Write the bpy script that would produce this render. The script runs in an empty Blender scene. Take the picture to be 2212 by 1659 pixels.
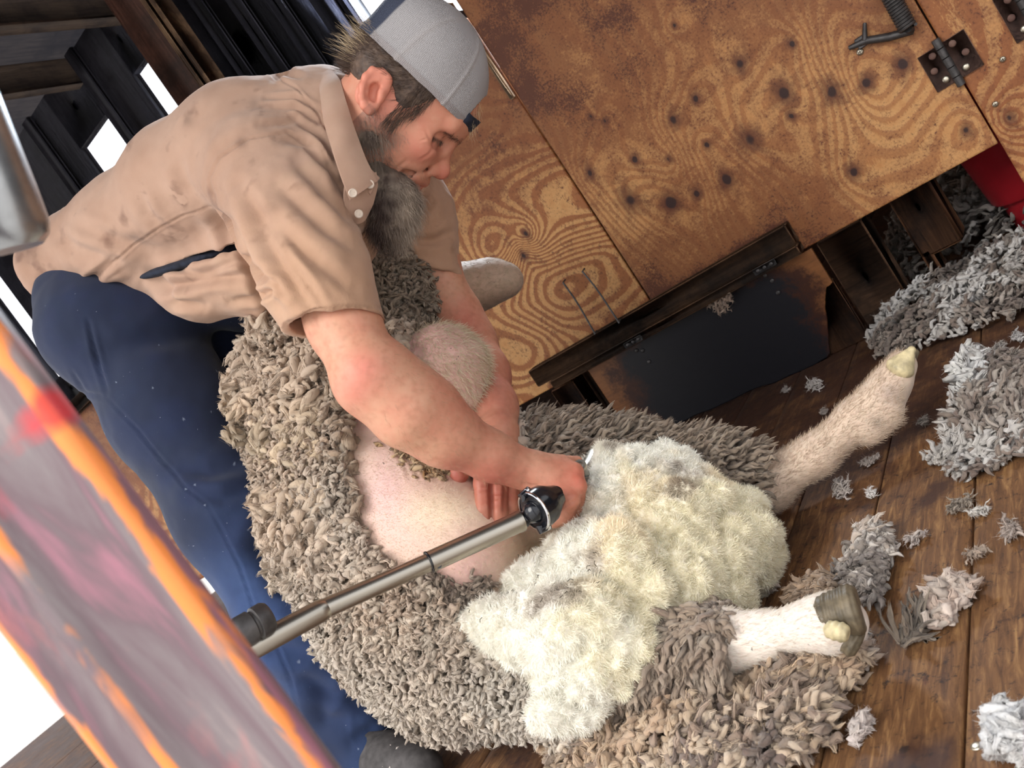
import bpy, math, random
import numpy as np
import openvdb
rng = np.random.default_rng(7)
random.seed(7)
SC = bpy.context.scene
COL = SC.collection
# ------------------------------------------------------------------ camera frame
FP, CX, CY, HC = 1850.0, 1106.0, 829.5, 0.6
def nrm(v):
    v = np.asarray(v, float); return v / np.maximum(np.linalg.norm(v, axis=-1, keepdims=True), 1e-12)
fw = nrm([-.5968, .796, -.1023])
up = np.array([.4, .4029, .8248]); up = nrm(up - fw * up.dot(fw))
rt = np.cross(fw, up)
CAM = np.array([0, 0, HC])
def ray(px, py): return (px - CX) / FP * rt - (py - CY) / FP * up + fw       # depth 1 along the view axis
def P(px, py, d): return CAM + ray(px, py) * d
def atY(px, py, Y): r = ray(px, py); return CAM + r * (Y / r[1])
def atZ(px, py, z=0.0): r = ray(px, py); return CAM + r * ((z - HC) / r[2])
def proj(V):
    q = V - CAM; d = q @ fw
    return np.stack([CX + FP * (q @ rt) / d, CY - FP * (q @ up) / d, d], 1)
YW = 2.07
# ------------------------------------------------------------------ noise
_T = np.random.default_rng(3).random((64, 64, 64)).astype(np.float32)
def vnoise(Pt, s=1.0, o=0.0):
    q = np.asarray(Pt) * s + o + 100
    i = np.floor(q).astype(int); f = (q - i); f = f * f * (3 - 2 * f)
    i0 = i & 63; i1 = (i + 1) & 63
    x0, y0, z0 = i0.T; x1, y1, z1 = i1.T; fx, fy, fz = f.T
    a = _T[x0, y0, z0] * (1 - fx) + _T[x1, y0, z0] * fx; b = _T[x0, y1, z0] * (1 - fx) + _T[x1, y1, z0] * fx
    c = _T[x0, y0, z1] * (1 - fx) + _T[x1, y0, z1] * fx; d = _T[x0, y1, z1] * (1 - fx) + _T[x1, y1, z1] * fx
    return ((a * (1 - fy) + b * fy) * (1 - fz) + (c * (1 - fy) + d * fy) * fz) * 2 - 1
def fbm(Pt, s=1.0, oct=3, o=0.0):
    r = 0; a = 1; t = 0
    for k in range(oct):
        r = r + a * vnoise(Pt, s * 2.03 ** k, o + 7.3 * k); t += a; a *= .5
    return r / t
# ------------------------------------------------------------------ object helpers
def tag(o, label=None, cat=None, group=None, kind=None):
    for k, v in (('label', label), ('category', cat), ('group', group), ('kind', kind)):
        if v: o[k] = v
    return o
def empty(name, loc, label, cat, group=None):
    o = bpy.data.objects.new(name, None); COL.objects.link(o); o.location = loc; o.empty_display_size = .05
    return tag(o, label, cat, group)
def mk(name, V, F, m=None, parent=None, smooth=True, attrs=None, uv=None):
    """V (n,3); F list of int arrays, each (k,3) or (k,4)"""
    if not isinstance(F, list): F = [F]
    F = [np.asarray(f, np.int32) for f in F if len(f)]
    me = bpy.data.meshes.new(name)
    V = np.asarray(V, np.float32)
    me.vertices.add(len(V)); me.vertices.foreach_set('co', V.ravel())
    nl = sum(f.size for f in F); npol = sum(len(f) for f in F)
    me.loops.add(nl); me.loops.foreach_set('vertex_index', np.concatenate([f.ravel() for f in F]))
    cnt = np.concatenate([np.full(len(f), f.shape[1]) for f in F]); st = np.concatenate([[0], np.cumsum(cnt)[:-1]])
    me.polygons.add(npol); me.polygons.foreach_set('loop_start', st.astype(np.int32)); me.polygons.foreach_set('loop_total', cnt.astype(np.int32))
    me.update(calc_edges=True)
    if smooth: me.polygons.foreach_set('use_smooth', np.ones(npol, bool))
    for k, a in (attrs or {}).items():
        a = np.asarray(a, np.float32)
        if a.ndim == 1:
            at = me.attributes.new(k, 'FLOAT', 'POINT'); at.data.foreach_set('value', a)
        else:
            at = me.attributes.new(k, 'BYTE_COLOR', 'POINT')
            at.data.foreach_set('color', np.concatenate([np.clip(a, 0, 1), np.ones((len(a), 1), np.float32)], 1).ravel())
    if uv is not None:
        at = me.attributes.new('luv', 'FLOAT2', 'POINT'); at.data.foreach_set('vector', np.asarray(uv, np.float32).ravel())
    o = bpy.data.objects.new(name, me); COL.objects.link(o)
    if m: me.materials.append(m)
    if parent:
        o.parent = parent; o.matrix_parent_inverse = parent_inv(parent)
    return o
def parent_inv(p):
    from mathutils import Matrix
    m = Matrix.Translation(p.location) @ p.rotation_euler.to_matrix().to_4x4()
    q = p.parent
    return m.inverted() if q is None else (parent_world(p)).inverted()
def parent_world(p):
    from mathutils import Matrix
    m = p.matrix_parent_inverse @ Matrix.LocRotScale(p.location, p.rotation_euler, p.scale)
    return m if p.parent is None else parent_world(p.parent) @ m
class MB:
    def __init__(s): s.V = []; s.Q = []; s.T = []; s.n = 0
    def add(s, V, Q=(), T=()):
        V = np.asarray(V, float)
        if len(Q): s.Q.append(np.asarray(Q) + s.n)
        if len(T): s.T.append(np.asarray(T) + s.n)
        s.V.append(V); s.n += len(V); return s
    def box(s, lo, hi, bev=.002, ax=None, org=None):
        lo = np.array(lo, float); hi = np.array(hi, float)
        b = min(bev, .45 * (hi - lo).min()); V = []; c = (lo + hi) / 2; h = (hi - lo) / 2
        idx = {}
        for i in range(8):
            sg = np.array([1 if i >> k & 1 else -1 for k in range(3)])
            for a in range(3):
                p = c + sg * (h - b); p[a] = c[a] + sg[a] * h[a]; idx[(i, a)] = len(V); V.append(p)
        Q = []; T = []
        for a in range(3):
            u, w = [(1, 2), (2, 0), (0, 1)][a]
            for sg in (0, 1):
                ids = [sg << a | i << u | j << w for i, j in ((0, 0), (1, 0), (1, 1), (0, 1))]
                q = [idx[(i, a)] for i in ids]; Q.append(q if sg else q[::-1])
            for i in (0, 1):
                for j in (0, 1):
                    v0 = i << u | j << w; v1 = v0 | 1 << a
                    Q.append([idx[(v0, u)], idx[(v1, u)], idx[(v1, w)], idx[(v0, w)]] if (i ^ j) == 0 else [idx[(v0, w)], idx[(v1, w)], idx[(v1, u)], idx[(v0, u)]])
        for i in range(8):
            t = [idx[(i, 0)], idx[(i, 1)], idx[(i, 2)]]; T.append(t if bin(i).count('1') % 2 else t[::-1])
        V = np.array(V)
        if ax is not None: V = org + V @ np.array(ax)
        return s.add(V, Q, T)
    def tube(s, pts, r, n=24, cap=True):
        pts = np.asarray(pts, float); r = np.broadcast_to(np.asarray(r, float), (len(pts),))
        t = np.gradient(pts, axis=0); t = nrm(t)
        for i in range(1, len(pts)):
            if np.linalg.norm(pts[i] - pts[i - 1]) < 1e-9: t[i] = t[i - 1]
        a = np.array([0, 0, 1.]) if abs(t[0][2]) < .9 else np.array([1., 0, 0])
        u = nrm(np.cross(t[0], a)); V = []
        th = np.linspace(0, 2 * np.pi, n, endpoint=False)
        for i in range(len(pts)):
            u = nrm(u - t[i] * u.dot(t[i])); w = np.cross(t[i], u)
            V.append(pts[i] + r[i] * (np.cos(th)[:, None] * u + np.sin(th)[:, None] * w))
        V = np.concatenate(V); Q = []
        k = np.arange(n); k1 = (k + 1) % n
        for i in range(len(pts) - 1): Q.append(np.stack([i * n + k, i * n + k1, (i + 1) * n + k1, (i + 1) * n + k], 1))
        T = []
        if cap:
            V = np.concatenate([V, pts[:1], pts[-1:]]); c0 = len(V) - 2; c1 = c0 + 1; m = (len(pts) - 1) * n
            T = np.concatenate([np.stack([k1, k, np.full(n, c0)], 1), np.stack([m + k, m + k1, np.full(n, c1)], 1)])
        return s.add(V, np.concatenate(Q), T)
    def prof(s, a, b, pr, n=32):
        """surface of revolution on axis a->b: pr = [(t 0..1, r)]"""
        a = np.asarray(a, float); b = np.asarray(b, float); ax = nrm(b - a); L = np.linalg.norm(b - a)
        u = nrm(np.cross(ax, [0, 0, 1.] if abs(ax[2]) < .9 else [1., 0, 0])); w = np.cross(ax, u)
        th = np.linspace(0, 2 * np.pi, n, endpoint=False); V = []
        for t, r in pr: V.append(a + ax * L * t + r * (np.cos(th)[:, None] * u + np.sin(th)[:, None] * w))
        k = np.arange(n); k1 = (k + 1) % n
        Q = np.concatenate([np.stack([i * n + k, i * n + k1, (i + 1) * n + k1, (i + 1) * n + k], 1) for i in range(len(pr) - 1)])
        V = np.concatenate(V + [[a + ax * L * pr[0][0]], [a + ax * L * pr[-1][0]]]); c0 = len(V) - 2; m = (len(pr) - 1) * n
        T = np.concatenate([np.stack([k1, k, np.full(n, c0)], 1), np.stack([m + k, m + k1, np.full(n, c0 + 1)], 1)])
        return s.add(V, Q, T)
    def done(s, name, m, parent=None, smooth=False, attrs=None):
        F = []
        if s.Q: F.append(np.concatenate(s.Q))
        if s.T: F.append(np.concatenate(s.T))
        o = mk(name, np.concatenate(s.V), F, m, parent, smooth, attrs)
        if smooth:
            md = o.modifiers.new('n', 'WEIGHTED_NORMAL') if False else None
            o.data.set_sharp_from_angle(angle=math.radians(40))
        return o
# ------------------------------------------------------------------ SDF modelling
def smin(a, b, k):
    if k <= 0: return np.minimum(a, b)
    h = np.maximum(k - np.abs(a - b), 0) / k
    return np.minimum(a, b) - h * h * k * .25
def rc(a, ra, b, rb, k=.02, op=1): return ('rc', np.array(a, float), float(ra), np.array(b, float), float(rb), k, op)
def el(c, r, R=None, k=.02, op=1): return ('el', np.array(c, float), np.broadcast_to(np.array(r, float), (3,)), None if R is None else np.array(R, float), k, op)
def sph(c, r, k=.02, op=1): return rc(c, r, np.array(c) + 1e-5, r, k, op)
def chain(pts, rad, k=.02, op=1): return [rc(pts[i], rad[i], pts[i + 1], rad[i + 1], k, op) for i in range(len(pts) - 1)]
def sd(p, X):
    if p[0] == 'rc':
        _, a, ra, b, rb, _, _ = p
        ba = b - a; l2 = max(ba @ ba, 1e-12); pa = X - a
        t = np.clip(pa @ ba / l2, 0, 1)
        q = pa - t[:, None] * ba
        return np.sqrt((q * q).sum(1)) - (ra + (rb - ra) * t)
    _, c, r, R, _, _ = p
    q = X - c
    if R is not None: q = q @ R.T
    k0 = np.sqrt(((q / r) ** 2).sum(1)); k1 = np.sqrt(((q / r ** 2) ** 2).sum(1))
    return k0 * (k0 - 1) / np.maximum(k1, 1e-9)
def sdf(prims, X):
    X = X.astype(np.float32); d = np.full(len(X), 9., np.float32)
    for p in prims:
        v = sd(p, X).astype(np.float32)
        d = smin(d, v, p[-2]) if p[-1] > 0 else -smin(-d, v, p[-2])
    return d
def sdf_mesh(prims, h, disp=None, clip=None):
    lo = np.full(3, 9.); hi = -lo
    for p in prims:
        if p[-1] < 0: continue
        if p[0] == 'rc':
            for c, r in ((p[1], p[2]), (p[3], p[4])): lo = np.minimum(lo, c - r); hi = np.maximum(hi, c + r)
        else: lo = np.minimum(lo, p[1] - p[2].max()); hi = np.maximum(hi, p[1] + p[2].max())
    B = 4; lo = lo - 3 * B * h; n = np.ceil((hi + 3 * B * h - lo) / (B * h)).astype(int) + 1
    gx = [lo[i] + np.arange(n[i]) * B * h for i in range(3)]
    G = np.stack(np.meshgrid(*gx, indexing='ij'), -1).reshape(-1, 3)
    def ev(X):
        d = np.concatenate([sdf(prims, X[i:i + 400000]) for i in range(0, len(X), 400000)])
        if disp is not None: d = d - disp(X)
        if clip is not None: d = clip(X, d)
        return d
    D = ev(G).reshape(n)
    act = np.abs(D) < B * h * 2.2
    A = np.argwhere(act)
    full = np.repeat(np.repeat(np.repeat(np.where(D > 0, 1., -1.).astype(np.float32), B, 0), B, 1), B, 2)
    off = np.stack(np.meshgrid(*[np.arange(B)] * 3, indexing='ij'), -1).reshape(-1, 3)
    I = (A[:, None, :] * B + off[None] - B // 2).reshape(-1, 3)
    I = I[(I >= 0).all(1)]
    v = ev(lo + I * h)
    # shift: block (A) covers fine indices centred on the coarse node
    sh = np.zeros_like(full); sh[:] = 1
    R = np.roll(full, (-(B // 2),) * 3, (0, 1, 2)); R[I[:, 0], I[:, 1], I[:, 2]] = v
    g = openvdb.FloatGrid(); g.background = 1.0
    R[0] = R[-1] = 1; R[:, 0] = R[:, -1] = 1; R[:, :, 0] = R[:, :, -1] = 1
    g.copyFromArray(R)
    V, T, Q = g.convertToPolygons(0.0, 0.0)
    V = np.asarray(V, float) * h + lo
    Q = np.asarray(Q); T = np.asarray(T)
    F = [f for f in (Q, T) if len(f)]
    # orient outwards
    q = F[0]; a, b, c = V[q[:, 0]], V[q[:, 1]], V[q[:, 2]]
    vol = (np.cross(b - a, c - a) * (a - V.mean(0))).sum()
    if vol < 0: F = [f[:, ::-1] for f in F]
    return V, F
def vnormals(V, F):
    N = np.zeros_like(V)
    for f in F:
        n = np.cross(V[f[:, 2]] - V[f[:, 0]], (V[f[:, 3]] if f.shape[1] == 4 else V[f[:, 1]] * 0 + V[f[:, 0]]) - V[f[:, 1]]) if f.shape[1] == 4 else np.cross(V[f[:, 1]] - V[f[:, 0]], V[f[:, 2]] - V[f[:, 0]])
        for k in range(f.shape[1]): np.add.at(N, f[:, k], n)
    return nrm(N)
def polydist(pp, poly):
    """pixel distance from pp (n,2) to an open polyline, and parameter 0..1"""
    poly = np.asarray(poly, float); best = np.full(len(pp), 1e9); tt = np.zeros(len(pp))
    m = len(poly) - 1
    for i in range(m):
        a, b = poly[i], poly[i + 1]; ba = b - a; pa = pp - a
        t = np.clip(pa @ ba / max(ba @ ba, 1e-9), 0, 1); d = np.hypot(*(pa - t[:, None] * ba).T)
        s = d < best; best[s] = d[s]; tt[s] = (i + t[s]) / m
    return best, tt
def inpoly(pp, poly):
    poly = np.asarray(poly, float); x, y = pp[:, 0], pp[:, 1]; r = np.zeros(len(pp), bool)
    j = len(poly) - 1
    for i in range(len(poly)):
        xi, yi = poly[i]; xj, yj = poly[j]
        c = ((yi > y) != (yj > y)) & (x < (xj - xi) * (y - yi) / (yj - yi + 1e-12) + xi)
        r ^= c; j = i
    return r
def facing(V, N): return ((CAM - V) * N).sum(1) > 0
def polysoft(pp, poly, w):
    """1 inside polygon, falling off over w px"""
    ins = inpoly(pp, poly); d, _ = polydist(pp, list(poly) + [poly[0]])
    return np.where(ins, np.clip(.5 + d / w / 2, 0, 1), np.clip(.5 - d / w / 2, 0, 1))
def sstep(x, a, b): t = np.clip((x - a) / (b - a), 0, 1); return t * t * (3 - 2 * t)
def lerp(a, b, t): return a + (b - a) * t
def colmix(base, c, w): return base + (np.asarray(c) - base) * w[:, None]
def s2l(h):
    """sRGB 0-255 triple to linear"""
    c = np.array(h, float) / 255; return np.where(c <= .04045, c / 12.92, ((c + .055) / 1.055) ** 2.4)
# ------------------------------------------------------------------ materials
class Mat:
    def __init__(s, name, rough=.7, spec=.3, metal=0, sheen=0):
        s.m = bpy.data.materials.new(name); s.m.use_nodes = True; s.nt = s.m.node_tree; s.b = s.nt.nodes['Principled BSDF']
        s.b.inputs['Roughness'].default_value = rough; s.b.inputs['Specular IOR Level'].default_value = spec
        s.b.inputs['Metallic'].default_value = metal
        if sheen: s.b.inputs['Sheen Weight'].default_value = sheen; s.b.inputs['Sheen Roughness'].default_value = .5
    def n(s, t, ins=None, **props):
        nd = s.nt.nodes.new(t)
        for k, v in props.items(): setattr(nd, k, v)
        for k, v in (ins or {}).items(): s.set(nd.inputs[k], v)
        return nd
    def set(s, sock, v):
        if isinstance(v, bpy.types.NodeSocket): s.nt.links.new(v, sock)
        elif isinstance(v, bpy.types.Node): s.nt.links.new(v.outputs[0], sock)
        else:
            if hasattr(sock.default_value, '__len__') and not hasattr(v, '__len__'): v = [v] * len(sock.default_value)
            if hasattr(sock.default_value, '__len__') and len(sock.default_value) == 4 and len(v) == 3: v = [*v, 1]
            sock.default_value = v
    def attr(s, name): return s.n('ShaderNodeAttribute', attribute_name=name)
    def obj(s, sc=(1, 1, 1), rot=(0, 0, 0)):
        g = s.n('ShaderNodeNewGeometry')
        return s.n('ShaderNodeMapping', {'Vector': g.outputs['Position'], 'Scale': sc, 'Rotation': rot})
    def noise(s, v, scale, detail=4, rough=.55, dist=0): return s.n('ShaderNodeTexNoise', {'Vector': v, 'Scale': scale, 'Detail': detail, 'Roughness': rough, 'Distortion': dist}).outputs['Fac']
    def ramp(s, fac, stops):
        r = s.n('ShaderNodeValToRGB', {'Fac': fac}); e = r.color_ramp.elements
        while len(e) < len(stops): e.new(.5)
        for el_, (p, c) in zip(e, stops):
            el_.position = p; el_.color = (*c, 1) if hasattr(c, '__len__') else (c, c, c, 1)
        return r.outputs['Color']
    def mix(s, f, a, b, mode='MIX'):
        nd = s.n('ShaderNodeMix', data_type='RGBA', blend_type=mode)
        s.set(nd.inputs[0], f); s.set(nd.inputs[6], a); s.set(nd.inputs[7], b); return nd.outputs[2]
    def math(s, op, a, b=0.0):
        nd = s.n('ShaderNodeMath', operation=op); s.set(nd.inputs[0], a); s.set(nd.inputs[1], b); return nd.outputs[0]
    def out(s, col=None, bump=None, dist=.002, strength=1.0, rough=None):
        if col is not None: s.set(s.b.inputs['Base Color'], col)
        if rough is not None: s.set(s.b.inputs['Roughness'], rough)
        if bump is not None:
            bp = s.n('ShaderNodeBump', {'Height': bump, 'Distance': dist, 'Strength': strength}); s.nt.links.new(bp.outputs[0], s.b.inputs['Normal'])
        return s.m
def simple(name, c, rough=.6, metal=0, var=.15, scale=40, bump=.3, dist=.001, spec=.4, stretch=(1, 1, 1)):
    M = Mat(name, rough, spec, metal); v = M.obj(stretch); n = M.noise(v, scale, 5)
    c = np.asarray(c); return M.out(M.ramp(n, [(.3, c * (1 - var)), (.7, np.minimum(c * (1 + var), 1))]), n, dist, bump)
# ================================================================== ROOM
def plank_mat(name, light, dark, stain, gdir='z', sc=1.0, bump=.0015):
    M = Mat(name, .8, .2); g = 14 * sc
    st = {'z': (6, 6, .5), 'x': (.5, 6, 6), 'y': (6, .5, 6)}[gdir]
    v = M.obj(st); v2 = M.obj((1, 1, 1))
    n1 = M.noise(v, g, 6, .6, .6); n2 = M.noise(v2, 5 * sc, 5, .65); n3 = M.noise(v2, 60, 5, .7)
    c = M.ramp(n1, [(.3, dark), (.5, lerp(np.array(dark), np.array(light), .6)), (.68, light)])
    c = M.mix(M.ramp(n2, [(.45, 0), (.62, 1)]), c, stain)
    c = M.mix(M.ramp(n3, [(.6, 0), (.75, .55)]), c, lerp(np.array(stain), 0, .3))
    return M.out(c, n1, bump, .5, M.ramp(n2, [(.3, .85), (.7, .65)]))
m_darkwood = plank_mat('dark_wood', (.13, .066, .034), (.05, .024, .013), (.02, .012, .009), 'x')
m_rail = plank_mat('rail_wood', (.16, .085, .045), (.07, .036, .02), (.03, .018, .012), 'x')
m_brown = plank_mat('brown_wood', (.13, .058, .026), (.05, .02, .01), (.02, .01, .008), 'z')
m_hazed_boards = plank_mat('hazed_boards', (.055, .055, .075), (.03, .03, .045), (.02, .02, .03), 'z')  # boards tinted dark blue: veiling haze put into their colour
m_ceil = plank_mat('roof_boards', (.05, .045, .05), (.025, .024, .032), (.02, .02, .028), 'y')
m_joist = plank_mat('joist_wood', (.12, .085, .065), (.06, .045, .04), (.04, .03, .03), 'y')
m_post = plank_mat('post_wood', (.16, .07, .05), (.09, .04, .03), (.05, .025, .02), 'z')
m_edge = plank_mat('pale_edge_wood', (.5, .33, .2), (.28, .16, .09), (.1, .06, .04), 'z')

# plywood: grain phase, stain (plus painted upper shade) and knot fields are per-vertex attributes evaluated from the wood's own plane coordinates
def ply_mat():
    M = Mat('plywood', .55, .35)
    gr = M.attr('grain').outputs['Fac']; stn = M.attr('stain').outputs['Fac']; kn = M.attr('knot').outputs['Fac']; gs = M.attr('gstr').outputs['Fac']
    v = M.obj((1, 1, 1)); vz = M.obj((9, 9, .8)); v3 = M.obj((1.0, 1.0, 1.0))
    fine = M.noise(vz, 30, 5, .7); sp = M.noise(v, 170, 4, .75); mid = M.noise(v, 26, 6, .72, .4); big = M.noise(v3, 7, 6, .7, .3)
    ph = M.math('ADD', gr, M.math('MULTIPLY', fine, .35))
    w = M.math('FRACT', ph)
    line = M.ramp(w, [(0, .35), (.12, .0), (.42, .12), (.72, .8), (.92, .9), (1.0, .35)])
    pale = s2l((222, 176, 118)); tan = s2l((190, 134, 82)); lat = s2l((150, 88, 50)); drk = s2l((84, 44, 32)); blk = s2l((48, 30, 30))
    c = M.mix(M.ramp(mid, [(.3, 0), (.7, 1)]), tan, pale)
    lm = M.math('ADD', M.math('ADD', line, M.math('MULTIPLY', M.math('SUBTRACT', mid, .5), 1.6)), M.math('MULTIPLY', M.math('SUBTRACT', M.noise(M.obj((60, 60, 14)), 6, 5, .75), .5), 1.8))
    c = M.mix(M.math('MULTIPLY', M.ramp(lm, [(.22, 0), (.5, 1)]), gs), c, lat)
    s1 = M.math('ADD', stn, M.math('MULTIPLY', M.math('SUBTRACT', mid, .5), 1.5))
    s1 = M.math('ADD', s1, M.math('MULTIPLY', M.math('SUBTRACT', sp, .5), .9))
    c = M.mix(M.ramp(s1, [(.12, 0), (.62, .85)]), c, s2l((132, 78, 46)))
    s2 = M.math('ADD', M.math('ADD', stn, M.math('MULTIPLY', M.math('SUBTRACT', big, .5), 1.8)), M.math('MULTIPLY', M.math('SUBTRACT', sp, .5), 1.2))
    c = M.mix(M.ramp(s2, [(.72, 0), (1.15, .85)]), c, drk)
    c = M.mix(M.ramp(M.math('ADD', sp, M.math('MULTIPLY', M.math('SUBTRACT', mid, .5), .4)), [(.58, 0), (.70, .85)]), c, drk)
    k1 = M.math('ADD', kn, M.math('MULTIPLY', M.math('SUBTRACT', mid, .5), .8))
    c = M.mix(M.ramp(k1, [(.12, 0), (.45, .6), (.9, .9)]), c, drk)
    c = M.mix(M.ramp(kn, [(.72, 0), (.9, .9)]), c, blk)
    return M.out(c, M.math('ADD', line, M.math('MULTIPLY', fine, 1.0)), .0008, .5)
m_ply = ply_mat()
def ply_panel(name, x0, x1, z0, z1, y, th, res, knots, gfun, stfun, label=None, kind='structure', mat_=None, yoff=None, gstr=.85, ring=4.5):
    nx = max(3, int((x1 - x0) / res) + 1); nz = max(3, int((z1 - z0) / res) + 1)
    X, Z = np.meshgrid(np.linspace(x0, x1, nx), np.linspace(z0, z1, nz), indexing='ij')
    x, z = X.ravel(), Z.ravel(); Y = np.full(len(x), y)
    if yoff is not None: Y = Y + yoff(x, z)
    V = np.stack([x, Y, z], 1)
    i = np.arange(nx * nz).reshape(nx, nz)
    Q = np.stack([i[:-1, :-1], i[1:, :-1], i[1:, 1:], i[:-1, 1:]], -1).reshape(-1, 4)
    loop = np.concatenate([i[:, 0], i[-1, 1:], i[-2::-1, -1], i[0, -2:0:-1]])
    bk = V[loop].copy(); bk[:, 1] = y + th; n0 = len(V); m = len(loop)
    k = np.arange(m); k1 = (k + 1) % m
    side = np.stack([loop[k], n0 + k, n0 + k1, loop[k1]], 1)
    c = n0 + m; V = np.concatenate([V, bk, [[(x0 + x1) / 2, y + th, (z0 + z1) / 2]]])
    back = np.stack([n0 + k, np.full(m, c), n0 + k1], 1)
    x, z = V[:, 0], V[:, 2]
    q = np.stack([x, z, x * 0], 1)
    kn = np.zeros(len(x)); g = gfun(x, z)
    for (kx, kz, r) in knots:
        dx = (x - kx + .004 * fbm(q, 60, 2, kx)) ; dz = (z - kz) * .8
        d = np.hypot(dx, dz) / r
        kn = np.maximum(kn, (.45 + .35 * (kx * 531 % 1)) * np.exp(-(d / .36) ** 2) + .46 * np.exp(-(d / 1.0) ** 2))
        g = g + ring * np.exp(-(d / 2.1) ** 1.5) * (1 if kx * 977 % 1 > .4 else -1)
    o = mk(name, V, [Q, side, back], mat_ or m_ply, smooth=False, attrs={'gstr': np.full(len(x), gstr) * (1 - .5 * sstep(stfun(x, z), .5, 1.0)), 'grain': g, 'stain': stfun(x, z), 'knot': kn})
    return tag(o, label, kind=kind)
def Wxz(px, py, y=YW): p = atY(px, py, y); return p[0], p[2]
# --- the swing door panel on the right of the wall
kpx = [((1100 + a / 1.989), b / 1.989, r) for a, b, r in [(345, 745, .026), (520, 860, .045), (695, 870, .042), (540, 685, .022), (685, 682, .017), (805, 832, .024), (935, 770, .036),
       (850, 622, .019), (1035, 600, .045), (1180, 400, .04), (1385, 395, .035), (1535, 355, .028), (990, 275, .03), (800, 425, .02), (705, 515, .03), (1690, 275, .03), (1480, 740, .024), (1215, 190, .018), (708, 110, .012), (410, 520, .016), (1210, 500, .018), (350, 500, .016), (1960, 560, .02)]]
knots = [(*Wxz(a, b), r) for a, b, r in kpx]
def g_door(x, z):
    q = np.stack([x * 2.6, z * .8, x * 0], 1)
    g = 5 * fbm(q, 1.5, 3, 2.0) + 13 * x
    for (cx, cz, a, s, w) in [(-.66, .42, 7, .11, 2.6), (-.32, .55, 6, .09, 2.2), (-.87, .62, 3, .09, 3)]:
        g = g + a * np.exp(-(((x - cx) / s) ** 2 + ((z - cz) / (s * w)) ** 2))
    return g
def stain_shade_door(x, z):
    q = np.stack([x, z, x * 0], 1)
    s = .52 + .34 * fbm(q, 5, 3, 5) + .36 * sstep(z, .6, 1.15) - .26 * np.exp(-(((x + .33) / .17) ** 2 + ((z - .42) / .16) ** 2))  # stains, plus shade of the upper door painted in with height
    s = s + .45 * np.exp(-((z - .33) / .035) ** 2) * (x < -.6) + .5 * np.exp(-(((x + .6) / .1) ** 2 + ((z - .28) / .06) ** 2))
    return s - .2 * np.exp(-(((x + .93) / .07) ** 2 + ((z - .62) / .16) ** 2))
xS1, xS2 = -1.0165, -.155
door = ply_panel('door_1', xS1 + .004, xS2 - .004, .267, 2.0, YW, .018, .004, knots, g_door, stain_shade_door, 'stained plywood swing door panel with dark knots, hinged to the wall', gstr=.55, ring=2.2)
# --- left plywood sheet
def g_left(x, z):
    q = np.stack([x * 1.0, z * 2.0, x * 0], 1)
    g = 5 * fbm(q, 2.2, 3, 11) + 12 * z
    for (cx, cz, a, sx, sz) in [(-1.33, .70, 8, .12, .09), (-1.2, .5, -6, .22, .1), (-1.45, .42, 5, .16, .12)]:
        g = g + a * np.exp(-(((x - cx) / sx) ** 2 + ((z - cz) / sz) ** 2))
    return g
def stain_shade_left(x, z):
    q = np.stack([x, z, x * 0], 1)
    return .16 + .34 * fbm(q, 6, 3, 3) + .40 * sstep(z, .6, 1.0) + .3 * np.exp(-(((x + 1.05) / .03) ** 2 + ((z - .37) / .05) ** 2))  # real stains, with upper-wall shade painted over them
kl = [(*Wxz(1100 + a / 1.989, b / 1.989), r) for a, b, r in [(60, 1100, .02)]] + [(*Wxz(1135, 505), .018)]
ply_panel('wall_back', -2.1, xS1 - .005, .264, 1.215, YW + .004, .014, .004, kl, g_left, stain_shade_left)
ply_panel('wall_back', -4.3, -2.108, .264, 1.2, YW + .004, .014, .012, [], g_left, lambda x, z: .35 + .4 * sstep(z, .6, .95) + 0 * x)  # height term is painted shade towards the top
# --- right of the door
def g_right(x, z): q = np.stack([x * 2.2, z * .7, x * 0], 1); return 8 * fbm(q, 1.7, 3, 21) + 16 * x
ply_panel('wall_back', xS2, .9, .06, 2.0, YW + .002, .018, .005, [(*Wxz(2180, 255), .02)], g_right, lambda x, z: .4 + .2 * fbm(np.stack([x, z, x * 0], 1), 6, 3, 9))
# dark upper wall with slots, as separate boards
b = MB()
def slot(a, bb): pa, pb = Wxz(*a), Wxz(*bb); return pa, pb
sA = Wxz(174, 323); sB = Wxz(227.5, 247.6); sC = Wxz(287.7, 162.3); sD = Wxz(312.8, 127.1)
w3L = Wxz(0, 665)[0]; w3R = Wxz(0, 598)[0]; w3b = Wxz(140, 800)[1]
ztop = sA[1]
segs = [(-4.3, w3L, 1.2, 2.05), (w3L, w3R, 1.2, w3b), (w3R, sA[0], 1.2, 2.05), (sA[0], sB[0], ztop, 2.05), (sA[0], sB[0], 1.2, 1.36),
        (sB[0], sC[0], 1.2, 2.05), (sC[0], sD[0], ztop, 2.05), (sC[0], sD[0], 1.2, 1.36), (sD[0], -1.36, 1.2, 2.05)]
m_back = m_hazed_boards
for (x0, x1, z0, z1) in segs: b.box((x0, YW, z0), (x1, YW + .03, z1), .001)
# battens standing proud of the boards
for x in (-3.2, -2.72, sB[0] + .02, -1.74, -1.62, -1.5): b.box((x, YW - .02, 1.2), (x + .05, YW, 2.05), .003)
o = b.done('wall_back', m_back); tag(o, kind='structure')
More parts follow.
